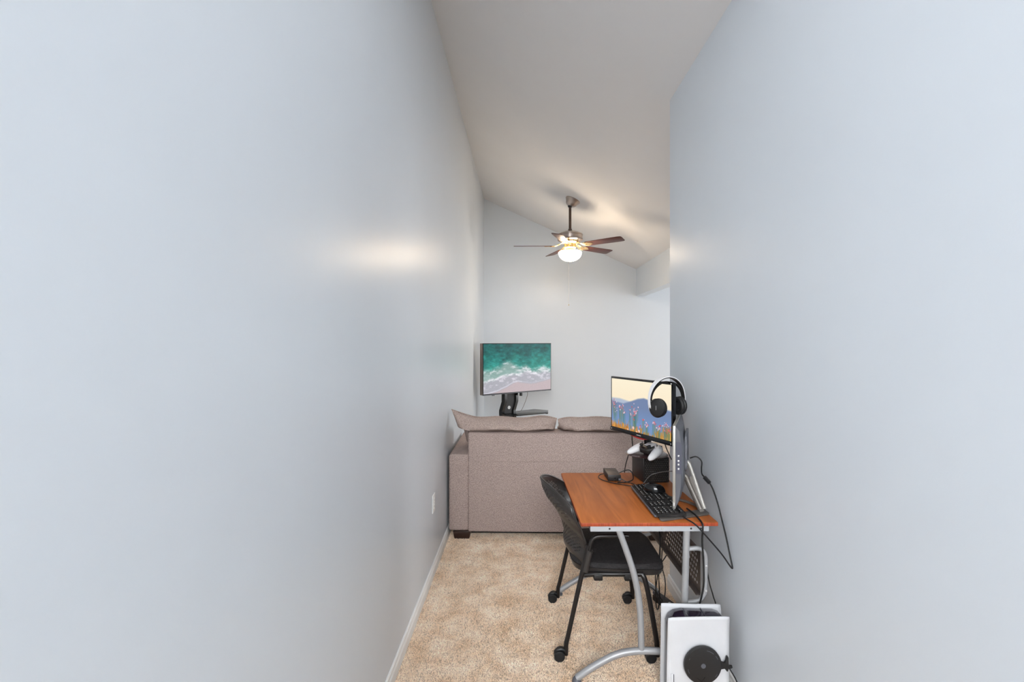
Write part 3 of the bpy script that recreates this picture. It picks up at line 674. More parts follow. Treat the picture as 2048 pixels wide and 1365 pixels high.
for s in (-1, 1):
    Y = 0.243*s
    bm = nb(); tube(bm, [(-0.095, Y, 0.56), (-0.140, Y*1.01, 0.36), (-0.196, Y*1.04, 0.115), (-0.204, Y*1.045, 0.085), (-0.206, Y*1.045, 0.028)], 0.0115, 12, 3); obj('leg', bm, 'black_tube', chair)
    bm = nb(); tube(bm, [(-0.088, Y, 0.535), (-0.112, Y, 0.43)], 0.0175, 14); slv = obj('sleeve', bm, 'chair_plastic', chair)
    bm = nb(); tube(bm, [(-0.093, Y, 0.52), (-0.080, Y, 0.575), (-0.070, Y, 0.592), (-0.050, Y, 0.602), (-0.02, Y, 0.604), (0.10, Y, 0.606)], 0.0115, 12, 4); obj('arm_tube', bm, 'black_tube', chair)
    bm = nb(); tube(bm, [(0.168, Y*0.94, 0.412), (0.180, Y*0.97, 0.395), (0.196, Y*1.0, 0.33), (0.225, Y*1.04, 0.16), (0.236, Y*1.045, 0.085), (0.237, Y*1.045, 0.028)], 0.0125, 12, 4); obj('leg', bm, 'black_tube', chair)
    bm = nb(); tube(bm, [(-0.118, Y*0.96, 0.408), (-0.06, Y*0.92, 0.408), (0.05, Y*0.92, 0.409), (0.175, Y*0.94, 0.412)], 0.0125, 12, 4); obj('seat_rail', bm, 'black_tube', chair)
    for x in (-0.045, 0.105):
        bm = nb(); box(bm, x-0.022, x+0.022, Y*0.92-0.016, Y*0.92+0.016, 0.380, 0.412, 0.006); obj('stacking_pad', bm, 'black_plastic', chair)
    bm = nb(); tube(bm, [(-0.115, Y, 0.46), (-0.105, Y*0.9, 0.455), (-0.085, Y*0.78, 0.45)], 0.012, 10, 3); obj('back_bracket', bm, 'chair_plastic', chair)
    for x in (-0.238, 0.205):
        cst = nb()
        for dy in (-0.012, 0.012):
            lathe(cst, [(0.0005, -0.009), (0.022, -0.009), (0.026, -0.005), (0.026, 0.005), (0.022, 0.009), (0.0005, 0.009)], 20, mtx=Matrix.Translation((x, Y*1.045+dy, 0.026)) @ Matrix.Rotation(PI/2, 4, 'X'))
        cw = obj('caster', cst, 'black_rubber', chair)
        sx = 1 if x < 0 else 1
        bm = nb(); tube(bm, [(x-0.010, Y*1.045, 0.053), (x+0.006, Y*1.045, 0.058), (x+0.022, Y*1.045, 0.054), (x+0.032, Y*1.045, 0.045)], 0.009, 8, 3, flat=(1.5, 0.8)); sub('fork', bm, 'black_plastic', cw)

# ================================================================== THINGS ON THE DESK
TOP = DH+0.0005
# --- black game console box with a vented end, lying on the desk
bx0 = Vector((0.700, 2.682)); ba = R(-8)
gb = thing('game_console_box', 'black box console with vented end under the monitor foot', 'game console', (0.775, 2.70, TOP), R(8))
bm = nb(); box(bm, -0.076, 0.076, 0.004, 0.180, 0.002, 0.146, 0.003); obj('body', bm, 'black_plastic', gb)
bm = nb(); perf_sheet(bm, 0.150, 0.142, 0.0108, 0.0036, 0.004, lambda a, b: (-0.075+a, -0.002, 0.003+b), stagger=True); obj('vent_grille', bm, 'black_plastic', gb, smooth=False, solid=0.003, fix=False)
bm = nb(); box(bm, -0.073, 0.073, 0.0025, 0.0038, 0.006, 0.142); obj('vent_backing', bm, 'stand_grey', gb)
for x in (-0.06, 0.06):
    for y in (0.02, 0.16):
        bm = nb(); box(bm, x-0.01, x+0.01, y-0.01, y+0.01, -0.0, 0.003); obj('rubber_foot', bm, 'black_rubber', gb)
# --- monitor
mL = Vector((0.553, 2.905)); mR = Vector((0.786, 2.438)); dm = mR-mL; MW = dm.length; ma = math.atan2(dm.y, dm.x); mc = (mL+mR)/2
MZ0, MZ1 = 1.010, 1.342; mh = MZ1-MZ0
mon = thing('computer_monitor', 'black monitor showing pink wildflowers against blue hills', 'monitor', (mc.x, mc.y, 0.888), ma)
zz = lambda z: z-0.888
bm = nb(); box(bm, -MW/2, MW/2, 0.0, 0.022, zz(MZ0), zz(MZ1), 0.003); bz = obj('bezel', bm, 'black_gloss', mon)
bm = nb(); box(bm, -MW/2, MW/2, -0.004, 0.0, zz(MZ0), zz(MZ0)+0.022, 0.001); obj('chin', bm, 'black_gloss', mon)
picture_grid('picture', MW-0.022, mh-0.036, flower_picture(), 'monitor_picture', mon, -0.0012, zz(MZ0)+0.024)
bm = nb(); box(bm, -0.018, 0.018, -0.0046, -0.0038, zz(MZ0)+0.009, zz(MZ0)+0.013); obj('brand_mark', bm, 'steel', mon)
for x, z in ((-MW/2+0.012, MZ0+0.011), (MW/2-0.012, MZ0+0.011), (MW/2-0.011, MZ1-0.006)):
    bm = nb(); box(bm, x-0.004, x+0.004, -0.0048, -0.0002, zz(z)-0.003, zz(z)+0.003, 0.001); obj('corner_dot', bm, 'steel', mon)
bm = nb(); prism(bm, [(-0.12, 0.0), (-0.10, -0.010), (-0.06, -0.020), (-0.01, -0.026), (0.03, -0.026), (0.08, -0.016), (0.11, 0.0)], 0.012, 0.045, mtx=Matrix.Translation((-0.02, 0.0, zz(MZ0)+0.012)) @ Matrix(((1,0,0,0),(0,0,1,0),(0,1,0,0),(0,0,0,1)))); obj('rear_shell', bm, 'red_plastic', mon)
bm = nb(); box(bm, -0.16, 0.16, 0.02, 0.05, zz(MZ0)+0.03, zz(MZ1)-0.05, 0.012); obj('rear_cover', bm, 'black_plastic', mon)
bm = nb(); tube(bm, [(-0.045, 0.095, 0.008), (-0.03, 0.088, 0.08), (0.0, 0.050, 0.20)], 0.016, 12, 4, flat=(1.5, 0.7)); obj('neck', bm, 'black_gloss', mon)
# oval foot
bm = nb(); lathe(bm, [(0.0005, 0.0), (0.100, 0.0), (0.124, 0.004), (0.126, 0.007), (0.118, 0.010), (0.0005, 0.013)], 40, mtx=Matrix.Translation((-0.055, 0.100, 0.0)) @ Matrix.Diagonal((1.0, 0.95, 1, 1))); obj('foot', bm, 'plum_gloss', mon)
# --- gamepad on the monitor foot
gp = thing('gamepad', 'white and black gamepad lying on the monitor foot', 'gamepad', (0.728, 2.690, 0.906), R(-62)); gp.rotation_euler.x = R(14); gp.scale = (1.1, 1.1, 1.1)
def blob(bm, pts, sub_=2):
    # skin-like chain of spheres merged by a tube with varying radius
    P_ = smooth_path([p[:3] for p in pts], 5); n = len(P_)
    rad = np.interp(np.linspace(0, len(pts)-1, n), range(len(pts)), [p[3] for p in pts])
    rings = []
    nx = None
    for i in range(n):
        t_ = (P_[min(i+1, n-1)]-P_[max(i-1, 0)]).normalized(); up = Vector((0, 0, 1)); nx = t_.cross(up).normalized(); ny = nx.cross(t_)
        rings.append([bm.verts.new(P_[i]+nx*math.cos(2*PI*k/14)*rad[i]*1.15+ny*math.sin(2*PI*k/14)*rad[i]) for k in range(14)])
    for a, b in zip(rings, rings[1:]):
        for k in range(14): bm.faces.new((a[k], a[(k+1)%14], b[(k+1)%14], b[k]))
    bm.faces.new(rings[0][::-1]); bm.faces.new(rings[-1])
for s in (-1, 1):
    bm = nb(); blob(bm, [(0.028*s, 0.036, 0.030, 0.010), (0.050*s, 0.030, 0.030, 0.018), (0.062*s, 0.008, 0.028, 0.021), (0.070*s, -0.022, 0.024, 0.019), (0.076*s, -0.050, 0.020, 0.015), (0.078*s, -0.066, 0.018, 0.009), (0.078*s, -0.070, 0.018, 0.003)])
    obj('grip', bm, 'white_plastic', gp)
bm = nb(); prism(bm, [(-0.050, 0.045), (0.050, 0.045), (0.062, 0.020), (0.040, -0.018), (0.026, -0.030), (-0.026, -0.030), (-0.040, -0.018), (-0.062, 0.020)], 0.016, 0.046, bevel=0.006); obj('body', bm, 'black_plastic', gp)
bm = nb(); prism(bm, [(-0.030, 0.047), (0.030, 0.047), (0.026, 0.004), (-0.026, 0.004)], 0.0465, 0.0495, bevel=0.001); obj('touchpad', bm, 'white_plastic', gp)
for s in (-1, 1):
    bm = nb(); lathe(bm, [(0.0005, 0.040), (0.009, 0.040), (0.006, 0.050), (0.010, 0.056), (0.009, 0.059), (0.0005, 0.057)], 16, c=(0.028*s, -0.010, 0)); obj('thumbstick', bm, 'black_rubber', gp)
    bm = nb(); box(bm, 0.040*s-0.012, 0.040*s+0.012, 0.046, 0.056, 0.022, 0.040, 0.003); obj('trigger', bm, 'black_plastic', gp)
    for a in range(4):
        bm = nb(); lathe(bm, [(0.0005, 0.046), (0.005, 0.046), (0.0045, 0.051), (0.0005, 0.0515)], 10, c=(0.049*s+0.011*math.cos(a*PI/2), 0.024+0.011*math.sin(a*PI/2), 0)); obj('button', bm, 'white_plastic' if s > 0 else 'grey_plastic', gp)
# --- headset hanging on the monitor's corner
hs = thing('headset', 'white and black headset hung over the corner of the monitor', 'headset', (0.762, 2.462, 1.20), R(24))
# local: x across the head, y depth, z up; band centre at z = 0.062
def arc_band(bm, rx, rz, cz, a0, a1, w_, th, n=36, flare=0.0):
    rows = []
    for i in range(n+1):
        a = R(a0+(a1-a0)*i/n); 
        ww = w_*(1-flare*abs(math.cos(a))**3)
        for_r = []
        for dr, dy in ((0, -ww), (0, ww), (-th, ww), (-th, -ww)):
            for_r.append(bm.verts.new(((rx+dr)*math.cos(a), dy, cz+(rz+dr)*math.sin(a))))
        rows.append(for_r)
    for a, b in zip(rows, rows[1:]):
        for k in range(4): bm.faces.new((a[k], a[(k+1)%4], b[(k+1)%4], b[k]))
    bm.faces.new(rows[0][::-1]); bm.faces.new(rows[-1])
bm = nb(); arc_band(bm, 0.119, 0.122, 0.052, -30, 210, 0.016, 0.004, flare=0.55); hb = obj('headband', bm, 'white_plastic', hs)
bm = nb(); arc_band(bm, 0.1148, 0.1178, 0.052, -26, 206, 0.014, 0.005, flare=0.55); o = sub('inner_lining', bm, 'black_plastic', hb)
bm = nb(); arc_band(bm, 0.111, 0.096, 0.052, 0, 180, 0.012, 0.004); obj('strap', bm, 'black_cloth', hs)
for s in (-1, 1):
    mm = Matrix.Translation((0.080*s, -0.026 if s < 0 else 0.0, 0.016)) @ Matrix.Rotation(R(38 if s < 0 else -10), 4, 'Z') @ Matrix.Rotation(R(90)*s, 4, 'Y') @ Matrix.Rotation(R(-14), 4, 'X') @ Matrix.Diagonal((1.12, 1.02, 1, 1))
    bm = nb(); lathe(bm, [(0.0005, -0.002), (0.036, -0.002), (0.043, 0.004), (0.044, 0.012), (0.038, 0.020), (0.020, 0.024), (0.0005, 0.024)], 28, mtx=mm); cup = obj('ear_cup', bm, 'black_plastic', hs)
    bm = nb(); lathe(bm, [(0.018, -0.004), (0.024, -0.017), (0.036, -0.018), (0.043, -0.012), (0.042, -0.0025), (0.020, -0.0025)], 28, mtx=mm); sub('ear_pad', bm, 'black_rubber', cup)
    bm = nb(); box(bm, -0.008, 0.012, -0.001, 0.001, 0.0236, 0.0246, mtx=mm); sub('logo_line', bm, 'steel', cup)
# --- laptop-style power adapter at the far end of the desk
pa = thing('power_adapter', 'brown-black power brick near the far edge of the desktop', 'power adapter', (0.538, 2.795, TOP), R(0.5))
bm = nb(); box(bm, -0.038, 0.038, -0.075, 0.075, 0.004, 0.038, 0.003); obj('body', bm, 'black_plastic', pa)
bm = nb(); box(bm, -0.0365, 0.0365, -0.0735, 0.0735, 0.037, 0.0395, 0.001); obj('top_plate', bm, 'adapter_brown', pa)
bm = nb(); box(bm, 0.020, 0.034, -0.094, -0.074, 0.012, 0.022, 0.002); obj('plug', bm, 'grey_plastic', pa)
bm = nb(); lathe(bm, [(0.0005, 0), (0.004, 0), (0.004, 0.001), (0.0005, 0.001)], 10, mtx=Matrix.Translation((0.002, -0.075, 0.02)) @ Matrix.Rotation(PI/2, 4, 'X')); obj('jack', bm, 'black_gloss', pa)
for x in (-0.028, 0.028):
    for y in (-0.06, 0.06):
        bm = nb(); box(bm, x-0.006, x+0.006, y-0.006, y+0.006, 0, 0.004); obj('rubber_foot', bm, 'black_rubber', pa)
# --- keyboard, long side along the desk
KX0, KX1, KY0, KY1 = 0.611, 0.752, 2.150, 2.592
kb = thing('keyboard', 'black full-size keyboard lying along the desk under the mouse', 'keyboard', ((KX0+KX1)/2, (KY0+KY1)/2, TOP), R(1.0))
kw, kl = (KX1-KX0)/2, (KY1-KY0)/2
bm = nb()
v = [bm.verts.new(p) for p in ((-kw,-kl,0.0095),(kw,-kl,0.0095),(kw,kl,0.0095),(-kw,kl,0.0095),(-kw,-kl,0.020),(kw,-kl,0.030),(kw,kl,0.030),(-kw,kl,0.020))]
for q in ((0,3,2,1),(4,5,6,7),(0,1,5,4),(1,2,6,5),(2,3,7,6),(3,0,4,7)): bm.faces.new([v[i] for i in q])
bmesh.ops.bevel(bm, geom=list(bm.edges), offset=0.003, segments=2, affect='EDGES'); obj('case', bm, 'black_plastic', kb)
bm = nb(); box(bm, -kw-0.006, -kw+0.004, -kl+0.002, kl-0.002, 0.0085, 0.017, 0.002); obj('wrist_edge', bm, 'grey_plastic', kb)
bm = nb(); bl_ = nb(); 
for r_ in range(6):
    for c_ in range(22):
        x = -kw+0.018+r_*0.0195+(0.006 if r_ == 5 else 0); y = -kl+0.013+c_*0.0196
        if c_ in (4, 8) and random.random() < 0.999: continue
        z = 0.0195+(x+kw)/(2*kw)*0.010
        box(bm, x-0.0078, x+0.0078, y-0.0082, y+0.0082, z, z+0.007)
        if random.random() < 0.75: box(bl_, x-0.0045+random.uniform(-.001,.001), x-0.001, y-0.0035, y+0.003, z+0.007, z+0.0073)
o = obj('keys', bm, 'black_plastic', kb, smooth=False); o['kind'] = 'stuff'
o = obj('key_legends', bl_, 'print_white', kb, smooth=False); o['kind'] = 'stuff'
for x in (kw-0.025, -kw+0.015):
    for y in (-kl+0.03, kl-0.03):
        bm = nb(); box(bm, x-0.005, x+0.005, y-0.01, y+0.01, 0, 0.012); obj('foot', bm, 'black_rubber', kb)
# --- mouse lying on the keyboard
ms = thing('mouse', 'glossy black mouse resting on top of the keyboard', 'mouse', (0.695, 2.455, TOP+0.0345), R(68))
bm = nb(); NUm, NVm = 28, 10; rows = []
for j in range(NVm+1):
    p = j/NVm; zz_ = 0.036*math.sin(p*PI/2); s_ = math.cos(p*PI/2)**0.55 if j < NVm else 0.02
    rows.append([bm.verts.new((0.032*s_*math.cos(2*PI*k/NUm)*(1-0.10*math.sin(2*PI*k/NUm)**2), 0.056*s_*math.sin(2*PI*k/NUm)+0.008*p, zz_)) for k in range(NUm)])
for a, b in zip(rows, rows[1:]):
    for k in range(NUm): bm.faces.new((a[k], a[(k+1)%NUm], b[(k+1)%NUm], b[k]))
bm.faces.new(rows[0][::-1]); bm.faces.new(rows[-1]); obj('shell', bm, 'black_gloss', ms)
bm = nb(); lathe(bm, [(0.004, -0.003), (0.009, -0.003), (0.009, 0.003), (0.004, 0.003)], 16, mtx=Matrix.Translation((0, 0.030, 0.028)) @ Matrix.Rotation(PI/2, 4, 'Y')); obj('scroll_wheel', bm, 'grey_plastic', ms)
# --- all-in-one computer seen edge-on
aL = Vector((0.702, 2.185)); aR = Vector((0.868, 2.595)); da = aR-aL; AL = da.length; aa = math.atan2(da.y, da.x)
aio = thing('all_in_one_computer', 'silver-edged all-in-one computer seen edge-on beside the right wall', 'computer', (aL.x, aL.y, TOP), aa)
# local x along the screen, local +y = out of the screen front (towards -X world), -y = rear
AZ0, AZ1 = 0.0355, 0.424
bm = nb(); box(bm, 0, AL, -0.013, 0.0, AZ0, AZ1, 0.002); obj('front_frame', bm, 'aio_silver', aio)
bm = nb(); box(bm, 0.012, AL-0.012, 0.0002, 0.0012, AZ0+0.03, AZ1-0.012); obj('screen', bm, 'black_gloss', aio)
bm = nb()
prof = [(-0.0135, AZ0+0.006), (-0.034, AZ0+0.040), (-0.050, AZ0+0.10), (-0.056, AZ0+0.20), (-0.055, AZ0+0.30), (-0.048, AZ1-0.060), (-0.040, AZ1-0.022), (-0.0135, AZ1-0.006)]
rows = []
for xx, k in ((0.003, 0.60), (0.012, 0.82), (0.08, 0.95), (AL-0.22, 0.9), (AL-0.10, 0.55), (AL-0.004, 0.25)):
    rows.append([bm.verts.new((xx, -0.0135+(y+0.0135)*k, z)) for y, z in prof])
n = len(prof)
for a, b in zip(rows, rows[1:]):
    for k in range(n): bm.faces.new((a[k], a[(k+1)%n], b[(k+1)%n], b[k]))
bm.faces.new(rows[0][::-1]); bm.faces.new(rows[-1]); rs = obj('rear_shell', bm, 'grey_plastic', aio)
bm = nb(); prism(bm, rrect(-0.040, -0.0138, AZ0+0.165, AZ1-0.075, 0.006), 0.0, 0.003, mtx=Matrix(((0,0,-1,0.0035),(1,0,0,0),(0,1,0,0),(0,0,0,1)))); sub('side_panel', bm, 'navy_grey', rs)
for z in (0.225, 0.245, 0.262, 0.285):
    bm = nb(); box(bm, -0.0008, 0.001, -0.030, -0.023, z-0.004, z+0.004, 0.0003); sub('port', bm, 'steel', rs)
bm = nb(); prism(bm, rrect(0.055, AL-0.20, 0.20, AZ1-0.045, 0.02), 0.050, 0.060, mtx=Matrix(((1,0,0,0),(0,0,-1,0),(0,1,0,0),(0,0,0,1))), bevel=.004); sub('rear_bulge', bm, 'grey_plastic', rs)
for z in (0.072, 0.086, 0.094):
    bm = nb(); box(bm, -0.0008, 0.0005, -0.009, -0.004, z-0.002, z+0.002); obj('front_key', bm, 'steel', aio)
bm = nb(); box(bm, -0.0008, 0.0005, -0.009, -0.004, 0.050, 0.066, 0.0003); obj('front_key', bm, 'print_white', aio)
# easel stand : two bent arms into a broad leg, flat U base on the desk
ast = thing('computer_stand', 'grey metal easel stand holding the all-in-one computer on the desk', 'stand', (0.80, 2.30, TOP), 0, world=True)
Z = lambda z: TOP+z
bm = nb()
legp = [(0.800, Z(0.232)), (0.826, Z(0.226)), (0.838, Z(0.18)), (0.872, Z(0.04)), (0.876, Z(0.010))]
legq = [(0.775, Z(0.170)), (0.798, Z(0.166)), (0.812, Z(0.13)), (0.838, Z(0.04)), (0.842, Z(0.010))]
tube(bm, [(0.764, 2.31, Z(0.236)), (0.790, 2.305, Z(0.234)), (0.812, 2.30, Z(0.224)), (0.826, 2.29, Z(0.19)), (0.868, 2.235, Z(0.02))], 0.0105, 10, 5); obj('leg_tube', bm, 'aio_silver', ast)
bm = nb(); tube(bm, [(0.756, 2.30, Z(0.170)), (0.782, 2.293, Z(0.168)), (0.800, 2.287, Z(0.156)), (0.812, 2.275, Z(0.12)), (0.846, 2.225, Z(0.02))], 0.0125, 10, 5); obj('leg_tube', bm, 'stand_grey', ast)
bm = nb(); lathe(bm, [(0.0005, -0.02), (0.009, -0.02), (0.009, 0.02), (0.0005, 0.02)], 14, mtx=Matrix.Translation((0.776, 2.296, Z(0.152))) @ Matrix.Rotation(PI/2, 4, 'X')); obj('pivot', bm, 'black_plastic', ast)
bm = nb(); vv = [(0.826, 2.288, Z(0.186)), (0.868, 2.233, Z(0.008)), (0.844, 2.223, Z(0.008)), (0.812, 2.273, Z(0.122))]
a = [bm.verts.new(p) for p in vv]; b = [bm.verts.new((p[0]+0.006, p[1]+0.012, p[2])) for p in vv]
bm.faces.new(a); bm.faces.new(b[::-1])
for k in range(4): bm.faces.new((a[k], a[(k+1)%4], b[(k+1)%4], b[k]))
obj('leg_plate', bm, 'stand_grey', ast)
bm = nb(); prism(bm, [(0.628, 2.128), (0.640, 2.120), (0.872, 2.200), (0.884, 2.215), (0.880, 2.252), (0.860, 2.262), (0.640, 2.180), (0.630, 2.165)], Z(0.0), Z(0.0085), bevel=0.002); obj('base_plate', bm, 'stand_grey', ast)
bm = nb(); tube(bm, [(0.872, 2.25, Z(0.007)), (0.850, 2.34, Z(0.007)), (0.800, 2.40, Z(0.007)), (0.765, 2.44, Z(0.007))], 0.0068, 8, 4); obj('base_arm', bm, 'stand_grey', ast)

# ================================================================== WHITE CONSOLE standing on the floor
cs = thing('game_console', 'tall white game console with black core standing on the carpet', 'game console', (0.752, 2.03, 0), R(2))
def wing(y0, x0, x1, zt_l, zt_r, bow, zb=0.012, flare=0.0):
    bm = nb(); NUw, NVw = 14, 24; rows = []
    for j in range(NVw+1):
        row = []
        for i in range(NUw+1):
            u = i/NUw; v_ = j/NVw
            zt = zt_l+(zt_r-zt_l)*u
            r_ = 0.006
            z = zb+(zt-zb)*v_; x = x0+(x1-x0)*u - 0.006*(1-v_)*(1-u)
            y = y0+bow*((2*u-1)**2*0.5+(2*v_-1)**2*0.5)+flare*max(0, v_-0.8)**2*18*(0.4+u)
            # rounded corners
            for cx, cz, sx, sz in ((x0, zt, 1, 1), (x1, zt, -1, 1)):
                ddx = (x-cx)*sx; ddz = (cz-z)
                if ddx < r_ and ddz < r_:
                    q = math.hypot(r_-ddx, r_-ddz)
                    if q > r_: x = cx+sx*(r_-(r_-ddx)*r_/q); z = cz-(r_-(r_-ddz)*r_/q)
            row.append(bm.verts.new((x, y, z)))
        rows.append(row)
    for a, b in zip(rows, rows[1:]):
        for i in range(NUw): bm.faces.new((a[i], a[i+1], b[i+1], b[i]))
    return bm
obj('side_panel', wing(-0.036, -0.136, 0.126, 0.388, 0.392, -0.006, flare=-0.004), 'console_white', cs, solid=0.004, angle=50)
obj('side_panel', wing(0.036, -0.137, 0.130, 0.402, 0.392, 0.006, flare=0.006), 'console_white', cs, solid=0.004, angle=50)
bm = nb(); prism(bm, [(-0.128, 0.008), (0.118, 0.008), (0.118, 0.352), (0.108, 0.374), (0.085, 0.382), (-0.055, 0.386), (-0.09, 0.382), (-0.112, 0.366), (-0.124, 0.340)], -0.033, 0.033, mtx=Matrix(((1,0,0,0),(0,0,-1,0),(0,1,0,0),(0,0,0,1))), bevel=0.003); co = obj('core', bm, 'console_core', cs)
for x in (-0.045, 0.032):
    bm = nb(); box(bm, x-0.001, x+0.001, -0.03, 0.03, 0.382, 0.3868); sub('core_line', bm, 'grey_plastic', co)
bm = nb(); box(bm, -0.128, 0.115, -0.032, 0.032, 0.0, 0.012, 0.004); obj('foot', bm, 'black_rubber', cs)
bm = nb(); box(bm, -0.1225, -0.1125, -0.0445, -0.040, 0.03, 0.150, 0.002); obj('disc_slot', bm, 'console_white', cs)
bm = nb(); box(bm, -0.1115, -0.1095, -0.0435, -0.040, 0.035, 0.146); obj('slot_gap', bm, 'grey_plastic', cs)
# round black base clipped to the white side
ds = thing('console_base_disc', 'round black console base with hooked clip, hung on the white console', 'console base', (0.760, 1.974, 0.196), R(2))
dmx = Matrix.Rotation(PI/2, 4, 'X')
bm = nb(); lathe(bm, [(0.0005, -0.009), (0.074, -0.009), (0.079, -0.005), (0.079, 0.004), (0.076, 0.008), (0.068, 0.0095), (0.0005, 0.0075)], 48, mtx=dmx); dk = obj('disc', bm, 'black_plastic', ds)
bm = nb(); lathe(bm, [(0.003, 0.0076), (0.010, 0.0078), (0.010, 0.0092), (0.007, 0.0096), (0.003, 0.0090)], 20, mtx=dmx); sub('centre_screw', bm, 'grey_plastic', dk)
def arc_mark(a0, a1, r_, w_):
    bm = nb(); n = 10; rows = []
    for i in range(n+1):
        a = R(a0+(a1-a0)*i/n); rows.append([bm.verts.new(dmx @ Vector((rr_*math.cos(a), rr_*math.sin(a), 0.0098))) for rr_ in (r_-w_, r_)])
    for p, q in zip(rows, rows[1:]): bm.faces.new((p[0], p[1], q[1], q[0]))
    return bm
for a0, a1 in ((50, 78), (25, 40), (150, 156), (190, 206), (318, 330)):
    sub('rim_mark', arc_mark(a0, a1, 0.0675, 0.0022), 'grey_plastic', dk)
for x0, x1 in ((-0.028, -0.006), (-0.006, 0.006)):
    bm = nb(); tube(bm, [(x0, -0.0095, -0.050 if x0 < -0.02 else -0.066), (x1, -0.0095, -0.066 if x0 < -0.02 else -0.046)], 0.0012, 6); sub('groove', bm, 'black_gloss', dk)
bm = nb(); prism(bm, [(0.066, 0.030), (0.080, 0.012), (0.092, 0.008), (0.098, 0.018), (0.100, 0.036), (0.105, 0.038), (0.109, 0.030), (0.109, 0.004), (0.108, -0.003), (0.124, -0.003), (0.126, -0.012), (0.118, -0.016), (0.108, -0.014), (0.106, -0.026), (0.102, -0.028), (0.092, -0.014), (0.078, -0.016), (0.064, -0.034)], -0.004, 0.004, mtx=dmx, bevel=0.001); obj('clip', bm, 'black_plastic', ds)

# ================================================================== POWER STRIP AND CABLES
ps = thing('power_strip', 'black power brick with a white label on the carpet behind the console', 'power strip', (0.846, 2.75, 0.0), R(24))
bm = nb(); box(bm, -0.030, 0.030, -0.10, 0.085, 0.0, 0.034, 0.005); obj('body', bm, 'black_plastic', ps)
bm = nb(); box(bm, -0.004, 0.010, -0.082, -0.02, 0.0338, 0.0346); obj('label_strip', bm, 'print_white', ps)
bm = nb(); tube(bm, [(0, 0.083, 0.018), (0, 0.10, 0.018)], 0.007, 8); obj('strain_relief', bm, 'black_rubber', ps)

cable('black cord from the computer hanging in a long loop by the right wall',
      [(0.838, 2.34, 0.975), (0.866, 2.33, 0.985), (0.888, 2.32, 0.965), (0.884, 2.31, 0.93), (0.876, 2.28, 0.91), (0.888, 2.25, 0.895), (0.902, 2.22, 0.86), (0.910, 2.18, 0.80), (0.912, 2.14, 0.74), (0.913, 2.10, 0.68), (0.917, 2.07, 0.61), (0.918, 2.05, 0.572), (0.912, 2.055, 0.572), (0.88, 2.07, 0.62), (0.82, 2.07, 0.69), (0.772, 2.085, 0.742), (0.745, 2.13, 0.752), (0.738, 2.146, 0.757)], 0.0035)
o = bpy.data.objects['cable.001']
bm = nb(); tube(bm, [Vector(p)-o.location for p in ((0.880, 2.262, 0.902), (0.893, 2.236, 0.884))], 0.0095, 10); fb = obj('ferrite_bead', bm, 'cable_black', o)
cable('thin black lead crossing from the vented black box to the all-in-one computer',
      [(0.666, 2.615, 0.745), (0.672, 2.60, 0.762), (0.695, 2.59, 0.80), (0.715, 2.58, 0.822), (0.745, 2.57, 0.835), (0.775, 2.55, 0.848), (0.815, 2.52, 0.86)], 0.0022, 'cable_grey')
cable('black cord looped around the power brick on the desktop',
      [(0.568, 2.72, 0.757), (0.58, 2.71, 0.758), (0.60, 2.70, 0.747), (0.625, 2.68, 0.745), (0.640, 2.655, 0.744), (0.640, 2.635, 0.744), (0.615, 2.63, 0.744), (0.57, 2.655, 0.744), (0.52, 2.685, 0.744), (0.475, 2.735, 0.744), (0.458, 2.79, 0.744), (0.472, 2.83, 0.748), (0.497, 2.835, 0.754)], 0.0025)
cable('black cord arching from the power brick to the vented black box',
      [(0.578, 2.80, 0.766), (0.60, 2.80, 0.778), (0.63, 2.79, 0.790), (0.648, 2.78, 0.785), (0.655, 2.76, 0.765), (0.645, 2.73, 0.748), (0.60, 2.70, 0.744), (0.57, 2.695, 0.744), (0.55, 2.69, 0.744)], 0.0032)
cable('short black cord draped over the far end of the desk beside the black box',
      [(0.660, 2.87, 0.885), (0.652, 2.885, 0.84), (0.643, 2.90, 0.79), (0.640, 2.915, 0.745), (0.642, 2.925, 0.70), (0.65, 2.93, 0.60)], 0.003)
cable('black cord behind the left side of the monitor foot',
      [(0.662, 2.80, 1.02), (0.661, 2.81, 0.99), (0.664, 2.815, 0.95), (0.668, 2.82, 0.905)], 0.0032)
cable('black cord behind the right side of the monitor foot',
      [(0.795, 2.63, 1.01), (0.812, 2.64, 0.96), (0.840, 2.66, 0.905), (0.858, 2.69, 0.88)], 0.0032)
cable('thick black cord dropping from the desk rail past the perforated panel',
      [(0.795, 2.26, 0.752), (0.806, 2.18, 0.750), (0.808, 2.105, 0.742), (0.806, 2.092, 0.72), (0.806, 2.098, 0.66), (0.814, 2.105, 0.58), (0.816, 2.105, 0.48), (0.808, 2.105, 0.42), (0.790, 2.108, 0.34), (0.770, 2.108, 0.20), (0.775, 2.11, 0.03)], 0.0042)
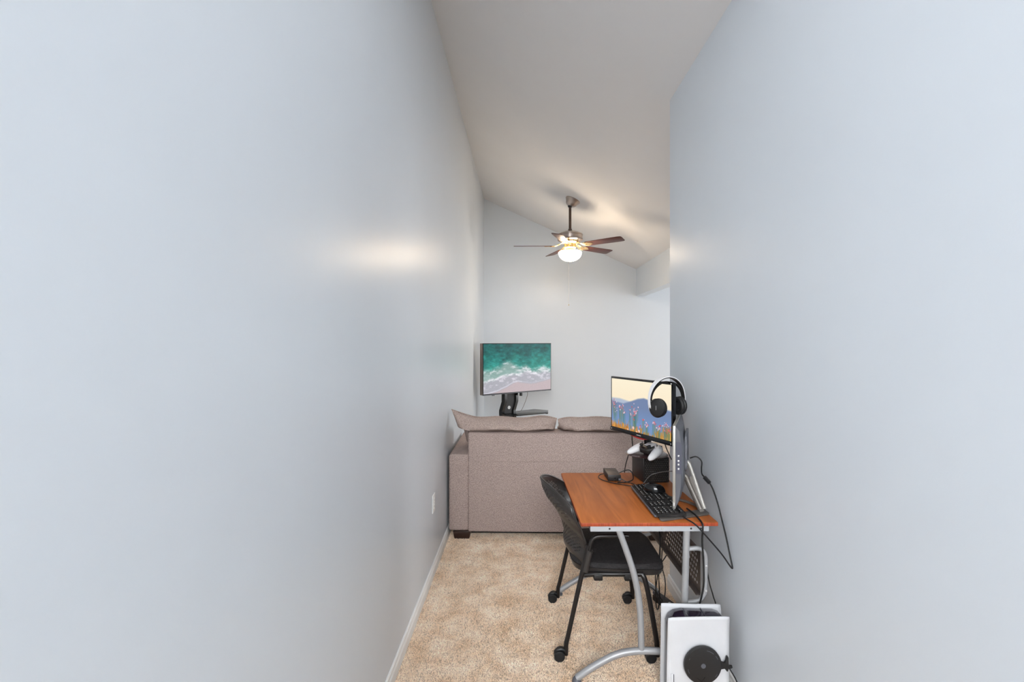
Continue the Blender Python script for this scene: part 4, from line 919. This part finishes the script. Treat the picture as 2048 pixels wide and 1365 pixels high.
cable('thin black cord running down the wall side of the desk bracket',
      [(0.842, 2.15, 0.55), (0.848, 2.145, 0.50), (0.856, 2.14, 0.45), (0.868, 2.13, 0.40), (0.878, 2.12, 0.34), (0.87, 2.115, 0.15), (0.86, 2.11, 0.02)], 0.0028)
cable('black cord bundle strand hanging lowest under the desk panel',
      [(0.775, 2.66, 0.52), (0.778, 2.64, 0.42), (0.772, 2.62, 0.33), (0.752, 2.60, 0.25), (0.742, 2.60, 0.16), (0.752, 2.62, 0.07), (0.775, 2.66, 0.04), (0.79, 2.69, 0.10), (0.782, 2.68, 0.25), (0.79, 2.68, 0.40), (0.79, 2.68, 0.52)], 0.0032)
cable('black cord bundle strand curling beside the carpet under the desk',
      [(0.80, 2.70, 0.53), (0.806, 2.69, 0.40), (0.800, 2.68, 0.28), (0.815, 2.67, 0.20), (0.812, 2.66, 0.12), (0.79, 2.64, 0.06), (0.77, 2.60, 0.03), (0.75, 2.50, 0.012), (0.735, 2.42, 0.010), (0.72, 2.36, 0.010), (0.735, 2.30, 0.010), (0.70, 2.20, 0.010), (0.72, 2.12, 0.010)], 0.0030)
cable('black cord looping from the carpet brick behind the rear leg',
      [(0.79, 2.885, 0.018), (0.765, 2.87, 0.05), (0.752, 2.80, 0.09), (0.765, 2.74, 0.11), (0.79, 2.70, 0.09), (0.82, 2.66, 0.05), (0.86, 2.62, 0.04), (0.89, 2.60, 0.05)], 0.0030)
cable('black cord running from the perforated panel down to the wall',
      [(0.825, 2.62, 0.42), (0.818, 2.64, 0.36), (0.80, 2.66, 0.31), (0.775, 2.67, 0.27), (0.758, 2.66, 0.22), (0.765, 2.65, 0.12), (0.80, 2.64, 0.06), (0.85, 2.58, 0.03)], 0.0030)
cable('black cord at the console back leading along the baseboard',
      [(0.868, 1.965, 0.188), (0.882, 1.93, 0.16), (0.893, 1.90, 0.10), (0.900, 1.88, 0.012), (0.905, 1.80, 0.008)], 0.003)
for o in list(bpy.data.objects):
    for k in ('_world', '_w2'):
        if k in o: del o[k]
